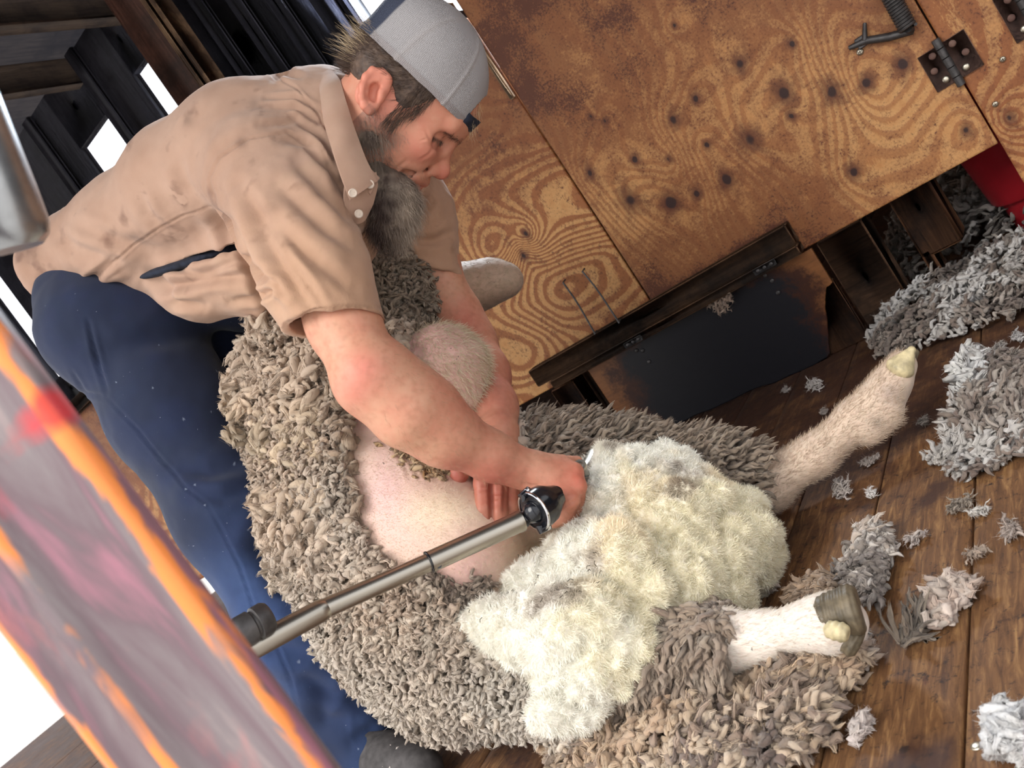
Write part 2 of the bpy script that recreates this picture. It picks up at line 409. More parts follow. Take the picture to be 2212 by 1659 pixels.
# window behind the head: frame, sill
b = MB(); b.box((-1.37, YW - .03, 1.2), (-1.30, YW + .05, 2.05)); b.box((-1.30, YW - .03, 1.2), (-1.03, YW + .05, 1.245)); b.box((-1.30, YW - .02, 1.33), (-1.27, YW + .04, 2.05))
tag(b.done('window_1', m_hazed_boards), kind='structure')
b = MB(); b.box((-1.30, YW + .004, 1.225), (xS1 - .022, YW + .03, 1.215 + .06)); b.box((xS1 - .018, YW - .010, .98), (xS1 - .004, YW + .002, 1.2))
tag(b.done('trim_1', m_edge), kind='structure')
b = MB(); b.box((-4.3, YW - .05, 1.16), (-2.4, YW + .0, 1.215)); tag(b.done('trim_2', m_darkwood), kind='structure')
# ceiling and joists
b = MB(); b.box((-5.2, .12, 2.05), (1.6, YW + .06, 2.09)); tag(b.done('ceiling', m_ceil), kind='structure')
def joist(px, py, z, w=.05, h=.1, label=''):
    r = ray(px, py); x = r[0] / r[2] * (z - HC)
    bb = MB(); bb.box((x - w / 2, .5, z), (x + w / 2, YW - .002, z + h - .002), .004)
    return tag(bb.done('ceiling_joist', m_joist), label, 'joist', 'joists under the dark ceiling')
joist(60, 203, 1.95, .045, .098, 'brown ceiling joist nearest the small bright slot windows, lower of the two')
joist(60, 62, 1.95, .055, .098, 'brown ceiling joist above the other, crossing the top corner')
# wooden post; light on its grooved edge is put into a paler colour
pa = atY(222, 0, 1.93); pb = atY(308, 0, 1.93); pc = atY(340, 0, 1.93)
t = empty('wooden_post', (pb[0], 1.95, 0), 'reddish brown wooden post with split edge coloured pale as if lit, behind the shearer', 'post')
bb = MB(); bb.box((pa[0], 1.93, 0.0), (pb[0], 1.99, 2.048), .004); bb.done('post_face', m_post, t)
bb = MB(); w_ = (pc[0] - pb[0]) / 2.6; bb.box((pb[0] + .0005, 1.915, 0), (pb[0] + w_, 1.985, 2.048), .004); bb.box((pc[0] - w_, 1.915, 0), (pc[0], 1.985, 2.048), .004)
bb.box((pb[0] + w_, 1.94, 0), (pc[0] - w_, 1.985, 2.048), .001); o = bb.done('edge_strip', m_edge, t); o['label'] = 'split edge strip coloured pale as if lit'
# ---------------------------------------------------------------- floor: boards running away from the camera with open joints
def floor_mat():
    M = Mat('floor_wood', .5, .4)
    v = M.obj((5, .6, 5)); v1 = M.obj(); n1 = M.noise(v, 22, 6, .7, .8); n2 = M.noise(v1, 6, 6, .7, .3); n3 = M.noise(v1, 75, 5, .75); n4 = M.noise(v1, 18, 5, .7)
    c = M.ramp(n1, [(.28, s2l((66, 42, 27))), (.5, s2l((108, 74, 45))), (.72, s2l((154, 116, 74)))])
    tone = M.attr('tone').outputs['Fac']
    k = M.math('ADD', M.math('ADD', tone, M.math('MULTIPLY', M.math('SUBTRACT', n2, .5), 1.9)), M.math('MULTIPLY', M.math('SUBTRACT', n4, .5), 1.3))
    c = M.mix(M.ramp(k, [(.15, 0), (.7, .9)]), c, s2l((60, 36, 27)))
    c = M.mix(M.ramp(M.math('ADD', n3, M.math('MULTIPLY', M.math('SUBTRACT', n4, .5), .5)), [(.57, 0), (.68, .85)]), c, s2l((36, 25, 22)))
    c = M.mix(M.ramp(n4, [(.64, 0), (.74, .6)]), c, s2l((70, 28, 26)))
    return M.out(c, M.math('ADD', n1, n3), .0012, .5, M.ramp(n2, [(.3, .8), (.7, .6)]))
m_floor = floor_mat()
Vs = []; Qs = []; tn = []; n0 = 0
edges = [-5.2, -4.0, -3.4, -2.8, -2.2, -1.6, -1.3, -1.07, -.92, -.77, -.62, -.470, -.321, -.171, -.02, .13, .28, .43, .9, 1.6]
for x0, x1 in zip(edges[:-1], edges[1:]):
    g = .0012
    bbm = MB()
    ys = np.linspace(.52, 5.2, 90); xs = np.array([x0 + g, x0 + g + .002, *np.linspace(x0 + .02, x1 - .02, 4), x1 - g - .002, x1 - g])
    X, Y = np.meshgrid(xs, ys, indexing='ij'); Z = np.zeros_like(X); Z[0] = Z[-1] = -.003
    V = np.stack([X.ravel(), Y.ravel(), Z.ravel()], 1); i = np.arange(X.size).reshape(X.shape)
    Q = np.stack([i[:-1, :-1], i[1:, :-1], i[1:, 1:], i[:-1, 1:]], -1).reshape(-1, 4)
    # sides down to the underside
    lp = np.concatenate([i[:, 0], i[-1, 1:], i[-2::-1, -1], i[0, -2:0:-1]]); bk = V[lp].copy(); bk[:, 2] = -.03; m = len(lp); k = np.arange(m)
    S = np.stack([lp[k], len(V) + k, len(V) + (k + 1) % m, lp[(k + 1) % m]], 1)
    V = np.concatenate([V, bk]); Vs.append(V); Qs.append(np.concatenate([Q, S]) + n0); n0 += len(V)
    off = rng.uniform(-.1, .1)
    tn.append(.45 + off - .55 * sstep(V[:, 0] - .35 * (V[:, 1] - .8), -1.0, -.35) * (1 - sstep(V[:, 1], .9, 1.5)) + .25 * sstep(V[:, 1], 1.1, 1.7))  # wool grease darkens it by the wall; part of the contrast is painted light
Vf = np.concatenate(Vs); tnf = np.concatenate(tn)
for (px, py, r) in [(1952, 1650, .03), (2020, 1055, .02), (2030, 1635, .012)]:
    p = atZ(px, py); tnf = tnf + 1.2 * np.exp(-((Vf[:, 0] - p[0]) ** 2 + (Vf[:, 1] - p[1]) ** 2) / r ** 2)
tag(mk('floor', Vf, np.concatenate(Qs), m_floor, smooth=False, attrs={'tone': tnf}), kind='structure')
b = MB(); b.box((-5.2, .52, -.12), (1.6, 5.2, -.032)); tag(b.done('floor', m_darkwood), kind='structure')
# outside ground, pale gravel
M = Mat('pale_gravel', .9, .2); v = M.obj(); n = M.noise(v, 30, 5); m_grav = M.out(M.ramp(n, [(.3, (.5, .47, .43)), (.7, (.75, .72, .68))]), n, .01)
mk('ground', [(-40, -30, -.75), (30, -30, -.75), (30, 40, -.75), (-40, 40, -.75)], np.array([[0, 1, 2, 3]]), m_grav, smooth=False)['kind'] = 'structure'
# ---------------------------------------------------------------- base rail (plank), studs and hatch under the wall
pl0 = atY(1155, 800, YW); 
t = empty('base_rail', (-1.03, YW - .03, .27), 'long dark weathered plank along the foot of the plywood wall', 'plank')
bb = MB(); bb.box((-1.449, YW - .042, .292), (-.602, YW - .001, .347), .003); bb.box((-1.40, YW - .05, .267), (-.602, YW - .002, .2915), .003); bb.done('board', m_rail, t)
def strap_plate(px, py, par, name='hinge_plate'):
    x, z = Wxz(px, py, YW - .05); q = MB(); q.box((x - .03, YW - .053, z - .008), (x + .03, YW - .0502, z + .008), .001)
    for dx in (-.018, 0, .018): q.prof((x + dx, YW - .052, z), (x + dx, YW - .055, z), [(0, .005), (.6, .005), (1, .003)], 12)
    return q.done(name, m_rust, par)
m_rust = simple('old_steel', (.09, .085, .085), .5, .7, .3, 60)
m_steel = simple('bright_screw', (.55, .5, .4), .35, .9, .15, 80)
strap_plate(1652, 577, t)
strap_plate(1368, 738, t)
# studs either side of the hatch
def stud(x0, x1, y0, y1, z1, m, lab):
    q = MB(); q.box((x0, y0, .001), (x1, y1, z1), .004); return tag(q.done('stud', m), lab, 'stud')
stud(-.585, -.47, YW + .03, YW + .12, .262, m_darkwood, 'dark wooden stud on the right of the blackened hatch')
stud(-1.43, -1.345, YW - .03, YW + .06, .262, m_brown, 'brown wooden stud on the left of the blackened hatch')
stud(-1.325, -1.297, YW + .0, YW + .08, .262, m_darkwood, 'thin dark stud between the brown stud and the blackened hatch')
# hatch
def hatch_mat():
    M = Mat('blackened_board', .5, .35); st = M.attr('tone').outputs['Fac']; v = M.obj(); n = M.noise(v, 14, 6, .7, .3); sp = M.noise(v, 120, 4, .7); vx = M.obj((1, 1, 7)); g = M.noise(vx, 24, 5)
    k = M.math('ADD', M.math('ADD', st, M.math('MULTIPLY', M.math('SUBTRACT', n, .5), .9)), M.math('MULTIPLY', M.math('SUBTRACT', sp, .5), .35))
    wood = M.mix(g, s2l((96, 58, 34)), s2l((150, 98, 56)))
    c = M.ramp(k, [(.2, 0), (.45, 1)]); c = M.mix(c, wood, s2l((62, 34, 24)))
    c = M.mix(M.ramp(k, [(.5, 0), (.68, 1)]), c, s2l((24, 24, 30)))
    return M.out(c, g, .0006, .4, .45)
m_hatch = hatch_mat()
hx0, hx1 = -1.292, -.588
def hatch():
    nx, nz = 240, 90
    xs = np.linspace(hx0, hx1, nx); X = np.repeat(xs[:, None], nz, 1)
    zb = .004 + .01 * fbm(np.stack([xs, xs * 0, xs * 0], 1), 12, 2); zt = np.full(nx, .262)
    # broken lower right corner of the board
    br = sstep(xs, -.70, -.60) * .16; zb2 = np.maximum(zb, br + .012 * fbm(np.stack([xs, xs * 0, xs * 0], 1), 70, 3, 3) * (br > .01))
    tt = np.linspace(0, 1, nz)[None]; Z = zb2[:, None] * (1 - tt) + zt[:, None] * tt
    Y = YW - .012 + 0 * X; V = np.stack([X.ravel(), Y.ravel(), Z.ravel()], 1)
    i = np.arange(nx * nz).reshape(nx, nz); Q = np.stack([i[:-1, :-1], i[1:, :-1], i[1:, 1:], i[:-1, 1:]], -1).reshape(-1, 4)
    n = len(V); Vb = V + np.array([0, .012, 0]); Qb = Q[:, ::-1] + n
    lp = np.concatenate([i[:, 0], i[-1, 1:], i[-2::-1, -1], i[0, -2:0:-1]]); k = np.arange(len(lp)); S = np.stack([lp[k], lp[k] + n, lp[(k + 1) % len(lp)] + n, lp[(k + 1) % len(lp)]], 1)
    V = np.concatenate([V, Vb]); x, z = V[:, 0], V[:, 2]
    tone = .98 - 1.25 * np.clip(((x - (hx0 + .36)) / .38) ** 2, 0, 1) ** 1.5 - .25 * np.exp(-((z - .262) / .02) ** 2)
    t = empty('hatch_board', ((hx0 + hx1) / 2, YW - .01, 0), 'low blackened hatch board with scorched middle and broken corner under the plank', 'hatch')
    mk('panel', V, np.concatenate([Q, Qb, S]), m_hatch, t, False, {'tone': tone})
    for (px, py) in [(1375, 757), (1388, 757), (1402, 781), (1653, 595), (1668, 606), (1681, 632)]:
        p = atY(px, py, YW - .012); q = MB(); q.prof(p, p + [0, -.003, 0], [(0, .0055), (.6, .0055), (1, .003)], 14); q.done('screw', m_rust, t)
hatch()
# backing piece seen through the broken corner
b = MB(); b.box((-.74, YW + .004, .001), (-.588, YW + .022, .17), .002); tag(b.done('backing_board', m_brown), 'small scuffed board behind the broken corner of the hatch', 'board')
# space behind the wall; low roof added to keep the opening dark
b = MB(); b.box((-5.2, 4.6, 0), (1.6, 4.65, 1.05)); b.box((-5.2, YW + .12, 1.05), (1.6, 4.65, 1.09)); tag(b.done('wall_far_shade_roof', m_darkwood), kind='structure')
b = MB(); b.box((1.55, .9, 0), (1.6, 4.6, 1.04)); tag(b.done('wall_right', m_brown), kind='structure')
# wooden block and red bucket in the opening
p = atY(1995, 440, YW + .1); b = MB(); b.box((p[0] - .055, YW + .06, .10), (p[0] + .04, YW + .16, p[2] + .12), .006); b.box((p[0] - .055, YW + .06, .001), (p[0] - .03, YW + .16, .12), .006)
tag(b.done('wooden_block', m_brown), 'brown wooden block in the opening beside the red bucket', 'block')
m_red = simple('red_plastic', (.33, .012, .02), .4, 0, .15, 12)
bc = atY(2160, 330, YW + .2); zb = .05
t = empty('plastic_bucket', (bc[0], bc[1] + .1, zb), 'dark red plastic bucket standing in the opening behind the wall', 'bucket')
b = MB(); c0 = np.array([bc[0] + .02, bc[1] + .05, 0]); ztopb = .42
b.prof(c0 + [0, 0, .10], c0 + [0, 0, ztopb], [(0, .03), (.0, .088), (.02, .092), (.9, .118), (.93, .124), (1, .124), (1, .117), (.5, .1), (.05, .085), (.05, .0)], 40); b.done('tub', m_red, t, True)
b = MB(); b.prof(c0 + [0, 0, .02], c0 + [0, 0, .099], [(0, .07), (1, .075)], 24); b.done('base', m_red, t, True)
# hinges (big strap hinges)
def door_hinge(pts, pin, lab):
    c = np.array([Wxz(*q) for q in pts]); t = bpy.data.objects.new('hinge', None); COL.objects.link(t); t.parent = door; t.location = (c[:, 0].mean(), YW - .005, c[:, 1].mean()); t['label'] = lab
    pn = np.array([Wxz(*q) for q in pin])
    for side in (0, 1):
        s = -1 if side == 0 else 1; xa = pn[:, 0].mean(); xe = c[:, 0].min() if s < 0 else c[:, 0].max()
        z0, z1 = (c[:, 1].min() + .012, c[:, 1].max() - .012)
        q = MB(); q.box((min(xa + s * .004, xe), YW - .0045, z0), (max(xa + s * .004, xe), YW - .0005, z1), .0012)
        q.done('leaf', m_hinge, t)
        for k, (u, w) in enumerate([(.3, .18), (.7, .5), (.3, .84)]):
            x = xa + (xe - xa) * (.25 + .6 * u); z = z0 + (z1 - z0) * w
            q = MB(); q.prof((x, YW - .0045, z), (x, YW - .0075, z), [(0, .0075), (.5, .007), (1, .004)], 18); q.done('screw', m_hinge if k else m_steel, t)
    q = MB(); n = 5; z0, z1 = pn[:, 1].min(), pn[:, 1].max()
    for k in range(n): q.prof((xa, YW - .009, z0 + (z1 - z0) * k / n), (xa, YW - .009, z0 + (z1 - z0) * (k + .96) / n), [(0, .0075), (.03, .0085), (.97, .0085), (1, .0075)], 16)
    q.done('knuckle', m_rust, t, True)
M = Mat('brown_painted_steel', .6, .3, .0); v = M.obj(); n = M.noise(v, 40, 5, .7); m_hinge = M.out(M.ramp(n, [(.35, s2l((92, 66, 60))), (.7, s2l((128, 100, 88)))]), n, .0006)
door_hinge([(1980, 123), (2068, 55), (2126, 138), (2035, 209)], [(2018, 85), (2080, 182)], 'dark strap hinge')
door_hinge([(2150, -20), (2212, -40), (2280, 60), (2200, 100)], [(2196, -20), (2240, 70)], 'dark strap hinge')
# spring closer
def spring():
    a = atY(1912, -30, YW - .03); bq = atY(1962, 62, YW - .03); t = empty('door_spring', atY(1955, 70, YW), 'dark coiled door spring and arm screwed onto the plywood door', 'spring')
    n = 330; s = np.linspace(0, 1, n); ax = nrm(bq - a); u = nrm(np.cross(ax, [0, 1, 0])); w = np.cross(ax, u); ph = s * 2 * np.pi * 15
    pts = a + (bq - a) * s[:, None] + .015 * (np.cos(ph)[:, None] * u + np.sin(ph)[:, None] * w)
    q = MB(); q.tube(pts, .0035, 8); q.done('coil', m_rust, t, True)
    q = MB(); q.tube([atY(1834, 104, YW - .012), atY(1870, 88, YW - .012), atY(1920, 80, YW - .014), atY(1972, 66, YW - .02)], [.005, .008, .009, .008], 14); q.tube([bq, atY(1968, 66, YW - .02)], .008, 12); q.done('arm', m_rust, t, True)
    q = MB(); q.tube([atY(1868, 88, YW - .016), atY(1868, 50, YW - .006)], [.006, .004], 10)
    q.box(np.array(atY(1862, 90, YW - .01)) - [.012, .004, .012], np.array(atY(1862, 90, YW - .01)) + [.012, .009, .012], .002); q.done('bracket', m_rust, t, True)
spring()
def wall_screw(px, py, r=.006, m=None, lab='', y=YW):
    p = atY(px, py, y); q = MB(); q.prof(p, p + [0, -.003, 0], [(0, r), (.5, r), (1, r * .5)], 18)
    q.box(p + [-r * .6, -.0034, -.0007], p + [r * .6, -.0028, .0007], .0002); q.box(p + [-.0007, -.0034, -r * .6], p + [.0007, -.0028, r * .6], .0002)
    tag(q.done('wood_screw', m or m_steel), lab, 'screw')
wall_screw(1858, 112, .0075, None, 'shiny brass wood screw below the arm of the door spring')
wall_screw(2166, 128, .006, None, 'brass wood screw to the right of the large dark hinge')
wall_screw(2150, 225, .006, None, 'brass wood screw below and right of the large dark hinge')
# two rusty nails / hooks standing out of the left sheet
for (a, bq, lab) in [((1216, 610), (1286, 722), 'thin rusty bent wire hook on plywood, left one of the pair'), ((1258, 586), (1338, 698), 'thin rusty wire hook on plywood, right one of the pair')]:
    p0 = atY(*a, YW - .02); p1 = atY(*bq, YW - .05); q = MB(); mid = (p0 + p1) / 2 + [.004, 0, -.002]
    q.tube([p0 + [0, .018, .002], p0, p0 * .7 + p1 * .3 + [.004, 0, 0], mid, p1, p1 + [.004, .01, .006]], .0026, 8); tag(q.done('wire_hook', m_rust, None, True), lab, 'hook', 'wire hooks on the plywood')
b = None
q = MB(); p = atZ(2110, 1613); q.prof(p, p + [0, 0, .002], [(0, .0055), (.6, .0055), (1, .003)], 18); tag(q.done('wood_screw', m_steel), 'small round screw head sunk in the floor boards', 'screw')
# ================================================================== THE SHEARER
def ribbons(R, D, L, w, seg=4, bend=None, wob=.15, side=None):
    """thin tapering hair strips: roots R, directions D, lengths L, width w"""
    n = len(R); D = nrm(D); L = np.broadcast_to(L, (n,)); w = np.broadcast_to(w, (n,))
    s = nrm(np.cross(D, rng.normal(size=(n, 3)))) if side is None else side
    t = np.linspace(0, 1, seg + 1); V = np.zeros((n, seg + 1, 2, 3)); p = R.copy(); d = D.copy()
    wv = nrm(rng.normal(size=(n, 3))); ph = rng.uniform(0, 6.28, n); fr = rng.uniform(3, 8, n)
    for k in range(seg + 1):
        ww = (w * (1 - .75 * t[k]))[:, None] * s * .5
        V[:, k, 0] = p - ww; V[:, k, 1] = p + ww
        if bend is not None: d = nrm(d + bend / seg)
        p = p + (d + wv * (wob * np.sin(ph + fr * t[k] * 3))[:, None]) * (L / seg)[:, None]
    i = np.arange(n * (seg + 1) * 2).reshape(n, seg + 1, 2)
    Q = np.stack([i[:, :-1, 0], i[:, :-1, 1], i[:, 1:, 1], i[:, 1:, 0]], -1).reshape(-1, 4)
    return V.reshape(-1, 3), Q
def sample(V, F, n, w=None):
    """n random surface points with normals, optional per-vertex weight"""
    T = np.concatenate([f if f.shape[1] == 3 else np.concatenate([f[:, [0, 1, 2]], f[:, [0, 2, 3]]]) for f in F])
    c = np.cross(V[T[:, 1]] - V[T[:, 0]], V[T[:, 2]] - V[T[:, 0]]); A = np.linalg.norm(c, axis=1) / 2
    if w is not None: A = A * np.clip(w[T].mean(1), 0, None)
    k = rng.choice(len(T), n, p=A / A.sum()); u, v = rng.random((2, n)); s = u + v > 1; u[s] = 1 - u[s]; v[s] = 1 - v[s]
    N = vnormals(V, F)
    b = np.stack([1 - u - v, u, v], 1)[..., None]
    return (V[T[k]] * b).sum(1), nrm((N[T[k]] * b).sum(1))
# ---- head frame: F forward from the face, U towards the crown, L to his left; units of .686 mm
DH = 1.27; S_ = .000686
H0 = P(897, 188, DH); hL = nrm(ray(897, 188)); 
hF = nrm((.67 * rt - .74 * up) - hL * hL.dot(.67 * rt - .74 * up)); hU = np.cross(hF, hL); hU = hU if hU @ (.74 * rt + .67 * up) > 0 else -hU
hR = np.array([hF, hU, hL])
def H(f, u, l): return H0 + S_ * (f * hF + u * hU + l * hL)
def HL(V): return (V - H0) @ hR.T / S_
def hel(f, u, l, r, k=.02, op=1): return el(H(f, u, l), np.array(r) * S_, hR, k, op)
def HX(px, py, l): return P(px, py, DH + l * S_)
hd = [hel(-4, 8, 0, (134, 138, 106), .02), hel(62, 0, 0, (84, 90, 86), .02), hel(60, -70, 0, (84, 80, 78), .03)]
for s in (-1, 1):
    hd += [rc(H(125, 6, s * 14), 22 * S_, H(104, 8, s * 62), 21 * S_, .010), sph(H(88, -72, s * 50), 32 * S_, .025),
           rc(H(-8, -95, s * 70), 34 * S_, H(100, -160, s * 22), 34 * S_, .03)]
hd += [hel(112, -168, 0, (32, 34, 34), .02), hel(112, -122, 0, (46, 34, 50), .022)]
for s in (-1, 1):
    hd += [sph(H(126, -40, s * 44), 20 * S_, .014, -1), sph(H(112, -38, s * 66), 17 * S_, .014, -1), sph(H(94, -42, s * 43), 24 * S_, .006), rc(H(122, -62, s * 26), 6 * S_, H(112, -66, s * 60), 6 * S_, .012)]
hd += [rc(H(126, -24, 0), 11 * S_, H(161, -74, 0), 14 * S_, .012), sph(H(167, -83, 0), 17 * S_, .012)]
for s in (-1, 1):
    hd += [hel(144, -92, s * 17, (19, 14, 12), .008), rc(H(152, -104, s * 9), 5 * S_, H(140, -104, s * 12), 5 * S_, .004, -1),
           rc(H(156, -126, 0), 9 * S_, H(134, -133, s * 36), 6 * S_, .008), rc(H(150, -148, 0), 10 * S_, H(130, -145, s * 34), 6 * S_, .01)]
    hd += [rc(H(160, -137, 0), 2.6 * S_, H(128, -139, s * 42), 2.6 * S_, .005, -1), rc(H(136, -100, s * 28), 3 * S_, H(110, -140, s * 54), 3 * S_, .014, -1)]
# neck and ears
hd += chain([H(-40, -60, 0), P(778, 268, 1.30), P(735, 280, 1.38)], [70 * S_, .056, .040], .03)
hd += [rc(H(-30, -110, -60), 14 * S_, P(795, 330, 1.25), .014, .03)]
def ear(l):
    sg = 1 if l < 0 else -1
    def E(px, py, o): return HX(px, py, l) + (-hL * o * sg * S_) if sg > 0 else H(*(HL(HX(px, py, -abs(l)))[:2]), abs(l) + o)
    out = [(832, 192, 0), (838, 172, 8), (824, 156, 14), (806, 152, 18), (792, 166, 21), (785, 186, 22), (782, 208, 20), (788, 228, 14), (799, 238, 8), (810, 232, 4), (820, 216, 2)]
    p = [E(*q) for q in out]; e = chain(p, [.0042, .0046, .0048, .0048, .0046, .0044, .0044, .0055, .0062, .0045, .004], .005)
    e += [rc(E(806, 175, 4), .009, E(800, 222, 2), .007, .008), el(E(806, 192, 6), np.array([.020, .030, .006]), hR if True else None, .006)]
    e += chain([E(818, 172, 13), E(802, 180, 14), E(797, 200, 13), E(804, 220, 10), E(814, 226, 6)], [.0032, .0035, .0035, .0034, .003], .004)
    e += [rc(E(812, 193, 13), .0085, E(809, 208, 13), .0075, .005, -1), rc(E(824, 200, 6), .0055, E(822, 212, 5), .005, .006)]
    return e
hd += ear(-104)
Vh, Fh = sdf_mesh(hd, .0016)
# ---- arms
ra_pts = [P(600, 385, 1.27), P(668, 530, 1.225), P(742, 700, 1.175), P(800, 812, 1.15), P(880, 885, 1.165), P(960, 935, 1.195), P(1060, 985, 1.225), P(1128, 1015, 1.245)]
ar = chain(ra_pts, [.062, .052, .045, .0455, .0475, .043, .031, .0265], .03)
ar += [sph(P(792, 838, 1.165), .030, .03), rc(P(850, 800, 1.16), .028, P(930, 870, 1.18), .034, .03), rc(P(1128, 1010, 1.24), .024, P(1175, 1025, 1.25), .024, .02)]
kn = [(1212, 1004, 1.262), (1238, 1020, 1.245), (1246, 1050, 1.228), (1232, 1080, 1.212)]
W0 = P(1140, 1012, 1.245)
for (x, y, d), r in zip(kn, (.0155, .0155, .0148, .0138)): ar += [rc(W0 + (P(x, y, d) - W0) * .15, .02, P(x, y, d), r, .014)]
def finger(pts, r): return chain([P(*p) for p in pts], r, .004)
fing = [finger([(1214, 1006, 1.262), (1252, 1034, 1.29), (1246, 1072, 1.305), (1222, 1085, 1.305)], [.0135, .0122, .0112, .01]),
        finger([(1240, 1022, 1.245), (1254, 1066, 1.272), (1240, 1098, 1.285), (1212, 1104, 1.285)], [.0135, .0125, .0115, .0102]),
        finger([(1246, 1052, 1.228), (1246, 1098, 1.252), (1220, 1120, 1.262), (1194, 1112, 1.262)], [.013, .0122, .0112, .010]),
        finger([(1232, 1082, 1.212), (1222, 1114, 1.228), (1198, 1124, 1.235), (1178, 1112, 1.236)], [.0125, .0112, .0104, .0092])]
def join(a, b, k):  # distinct groups blended with different softness
    return a + b
for f in fing: ar += f
ar += chain([P(1150, 1030, 1.275), P(1190, 1020, 1.30), P(1225, 1005, 1.31), P(1245, 1000, 1.315)], [.018, .015, .0125, .011], .01)
Va, Fa = sdf_mesh(ar, .0018)
la_pts = [P(860, 420, 1.62), P(925, 560, 1.60), P(985, 690, 1.58), P(1010, 745, 1.555), P(1040, 810, 1.50), P(1066, 880, 1.43), P(1078, 930, 1.385)]
al = chain(la_pts, [.06, .05, .0465, .0485, .0455, .036, .031], .03)
al += [sph(P(985, 730, 1.585), .038, .03)]
WL = P(1078, 925, 1.385)
kl_ = [(1030, 985, 1.345), (1056, 1000, 1.33), (1084, 1000, 1.33), (1104, 988, 1.345)]
for (x, y, d), r in zip(kl_, (.016, .0165, .016, .0145)): al += [rc(WL + (P(x, y, d) - WL) * .1, .022, P(x, y, d), r, .016)]
for pts, r in (([(1040, 985, 1.34), (1042, 1045, 1.300), (1044, 1100, 1.285), (1052, 1146, 1.28)], [.0145, .0135, .0122, .0105]),
               ([(1070, 1000, 1.335), (1078, 1055, 1.302), (1078, 1108, 1.288), (1074, 1158, 1.285)], [.0145, .0135, .0125, .011]),
               ([(1096, 995, 1.345), (1108, 1045, 1.315), (1106, 1090, 1.305), (1098, 1126, 1.30)], [.0135, .0125, .0115, .010])):
    al += finger(pts, r)
al += chain([P(1060, 930, 1.385), P(1014, 955, 1.36), P(994, 990, 1.335), P(991, 1024, 1.32), P(982, 1052, 1.318)], [.024, .0185, .0155, .0135, .0085], .01)
Vl, Fl = sdf_mesh(al, .0018)
# ---- slimmer torso and legs inside the clothes
Lb = nrm([-.11, .36, -.065])
def pair(px, py, d, hl): c = P(px, py, d); return c - Lb * hl, c + Lb * hl
st_ = [(255, 610, 1.68, .05, .065), (345, 505, 1.60, .05, .072), (475, 412, 1.52, .06, .08), (605, 350, 1.46, .07, .085), (700, 300, 1.42, .03, .055)]
bd = []
for sgn in (0, 1):
    bd += chain([pair(*s[:4])[sgn] for s in st_], [s[4] for s in st_], .05)
bd += chain([P(712, 275, 1.39), P(775, 265, 1.30)], [.038, .05], .03)
bd += [rc(P(640, 330, 1.40), .09, P(600, 385, 1.28), .058, .04), rc(P(720, 340, 1.52), .08, P(860, 420, 1.62), .056, .04)]
FOOT_L = np.array([-1.27, 1.36, .055])
KNEE_L = P(600, 950, 1.84)
leg_r = [P(282, 712, 1.61), P(376, 892, 1.575), P(495, 1100, 1.51), P(640, 1350, 1.505), P(790, 1620, 1.505)]
leg_l = [P(330, 690, 1.76), P(480, 800, 1.80), KNEE_L, (KNEE_L + FOOT_L) / 2, FOOT_L + [0, 0, .06]]
bd += chain(leg_r, [.1, .085, .06, .05, .035], .04) + chain(leg_l, [.1, .085, .06, .05, .035], .04)
Vb, Fb = sdf_mesh(bd, .006)
Vm = np.concatenate([Vh, Va, Vl, Vb]); offs = np.cumsum([0, len(Vh), len(Va), len(Vl)])
Fm = [f + o for Fx, o in zip((Fh, Fa, Fl, Fb), offs) for f in Fx]
Nm = vnormals(Vm, Fm); pm = proj(Vm)[:, :2]; fc = facing(Vm, Nm)
skin = s2l((194, 147, 120)); red = s2l((196, 108, 92)); drkr = s2l((150, 84, 72)); pale = s2l((212, 166, 140))
cs = np.tile(skin, (len(Vm), 1))
hl = HL(Vm); ih = np.arange(len(Vm)) < len(Vh)
def blob(c, r): return np.exp(-((hl - c) ** 2 / np.array(r) ** 2).sum(1)) * ih
n1 = fbm(Vm, 30, 3); n2 = fbm(Vm, 140, 3, 4)
cs = colmix(cs, red, np.clip(.08 + .35 * n1, 0, 1)); cs = colmix(cs, red, ih * .22)
for s in (-1, 1):
    cs = colmix(cs, s2l((190, 92, 84)), .75 * blob((92, -80, s * 62), (34, 30, 34)))
cs = colmix(cs, s2l((186, 84, 74)), .8 * blob((165, -85, 0), (26, 24, 26)))
ew = ih * (hl[:, 0] < 5) * (hl[:, 1] < 0) * (np.abs(hl[:, 2]) > 100) 
cs = colmix(cs, s2l((206, 112, 98)), .4 * ew)
cs = colmix(cs, s2l((176, 92, 84)), .7 * (blob((158, -137, 0), (20, 12, 46))))
for s in (-1, 1):   # eyelid line, lashes
    e1 = np.exp(-((hl[:, 0] - 104) / 21) ** 4) * np.exp(-((hl[:, 1] + 42 - .28 * (hl[:, 0] - 103) + .006 * (hl[:, 0] - 106) ** 2) / 4.0) ** 2) * np.exp(-((hl[:, 2] - s * 46) / 27) ** 4) * ih
    cs = colmix(cs, s2l((70, 44, 40)), np.clip(.9 * e1, 0, 1))
    cs = colmix(cs, s2l((168, 96, 84)), .45 * blob((118, -62, s * 44), (26, 16, 26)))
# beard shadow
bs = ih * sstep(-hl[:, 1] - .0 * hl[:, 0], 70, 110) * sstep(72 - hl[:, 0] + .35 * (hl[:, 1] + 100), 0, 26)
cs = colmix(cs, s2l((96, 70, 62)), .6 * np.clip(bs, 0, 1) * (hl[:, 0] > -40))
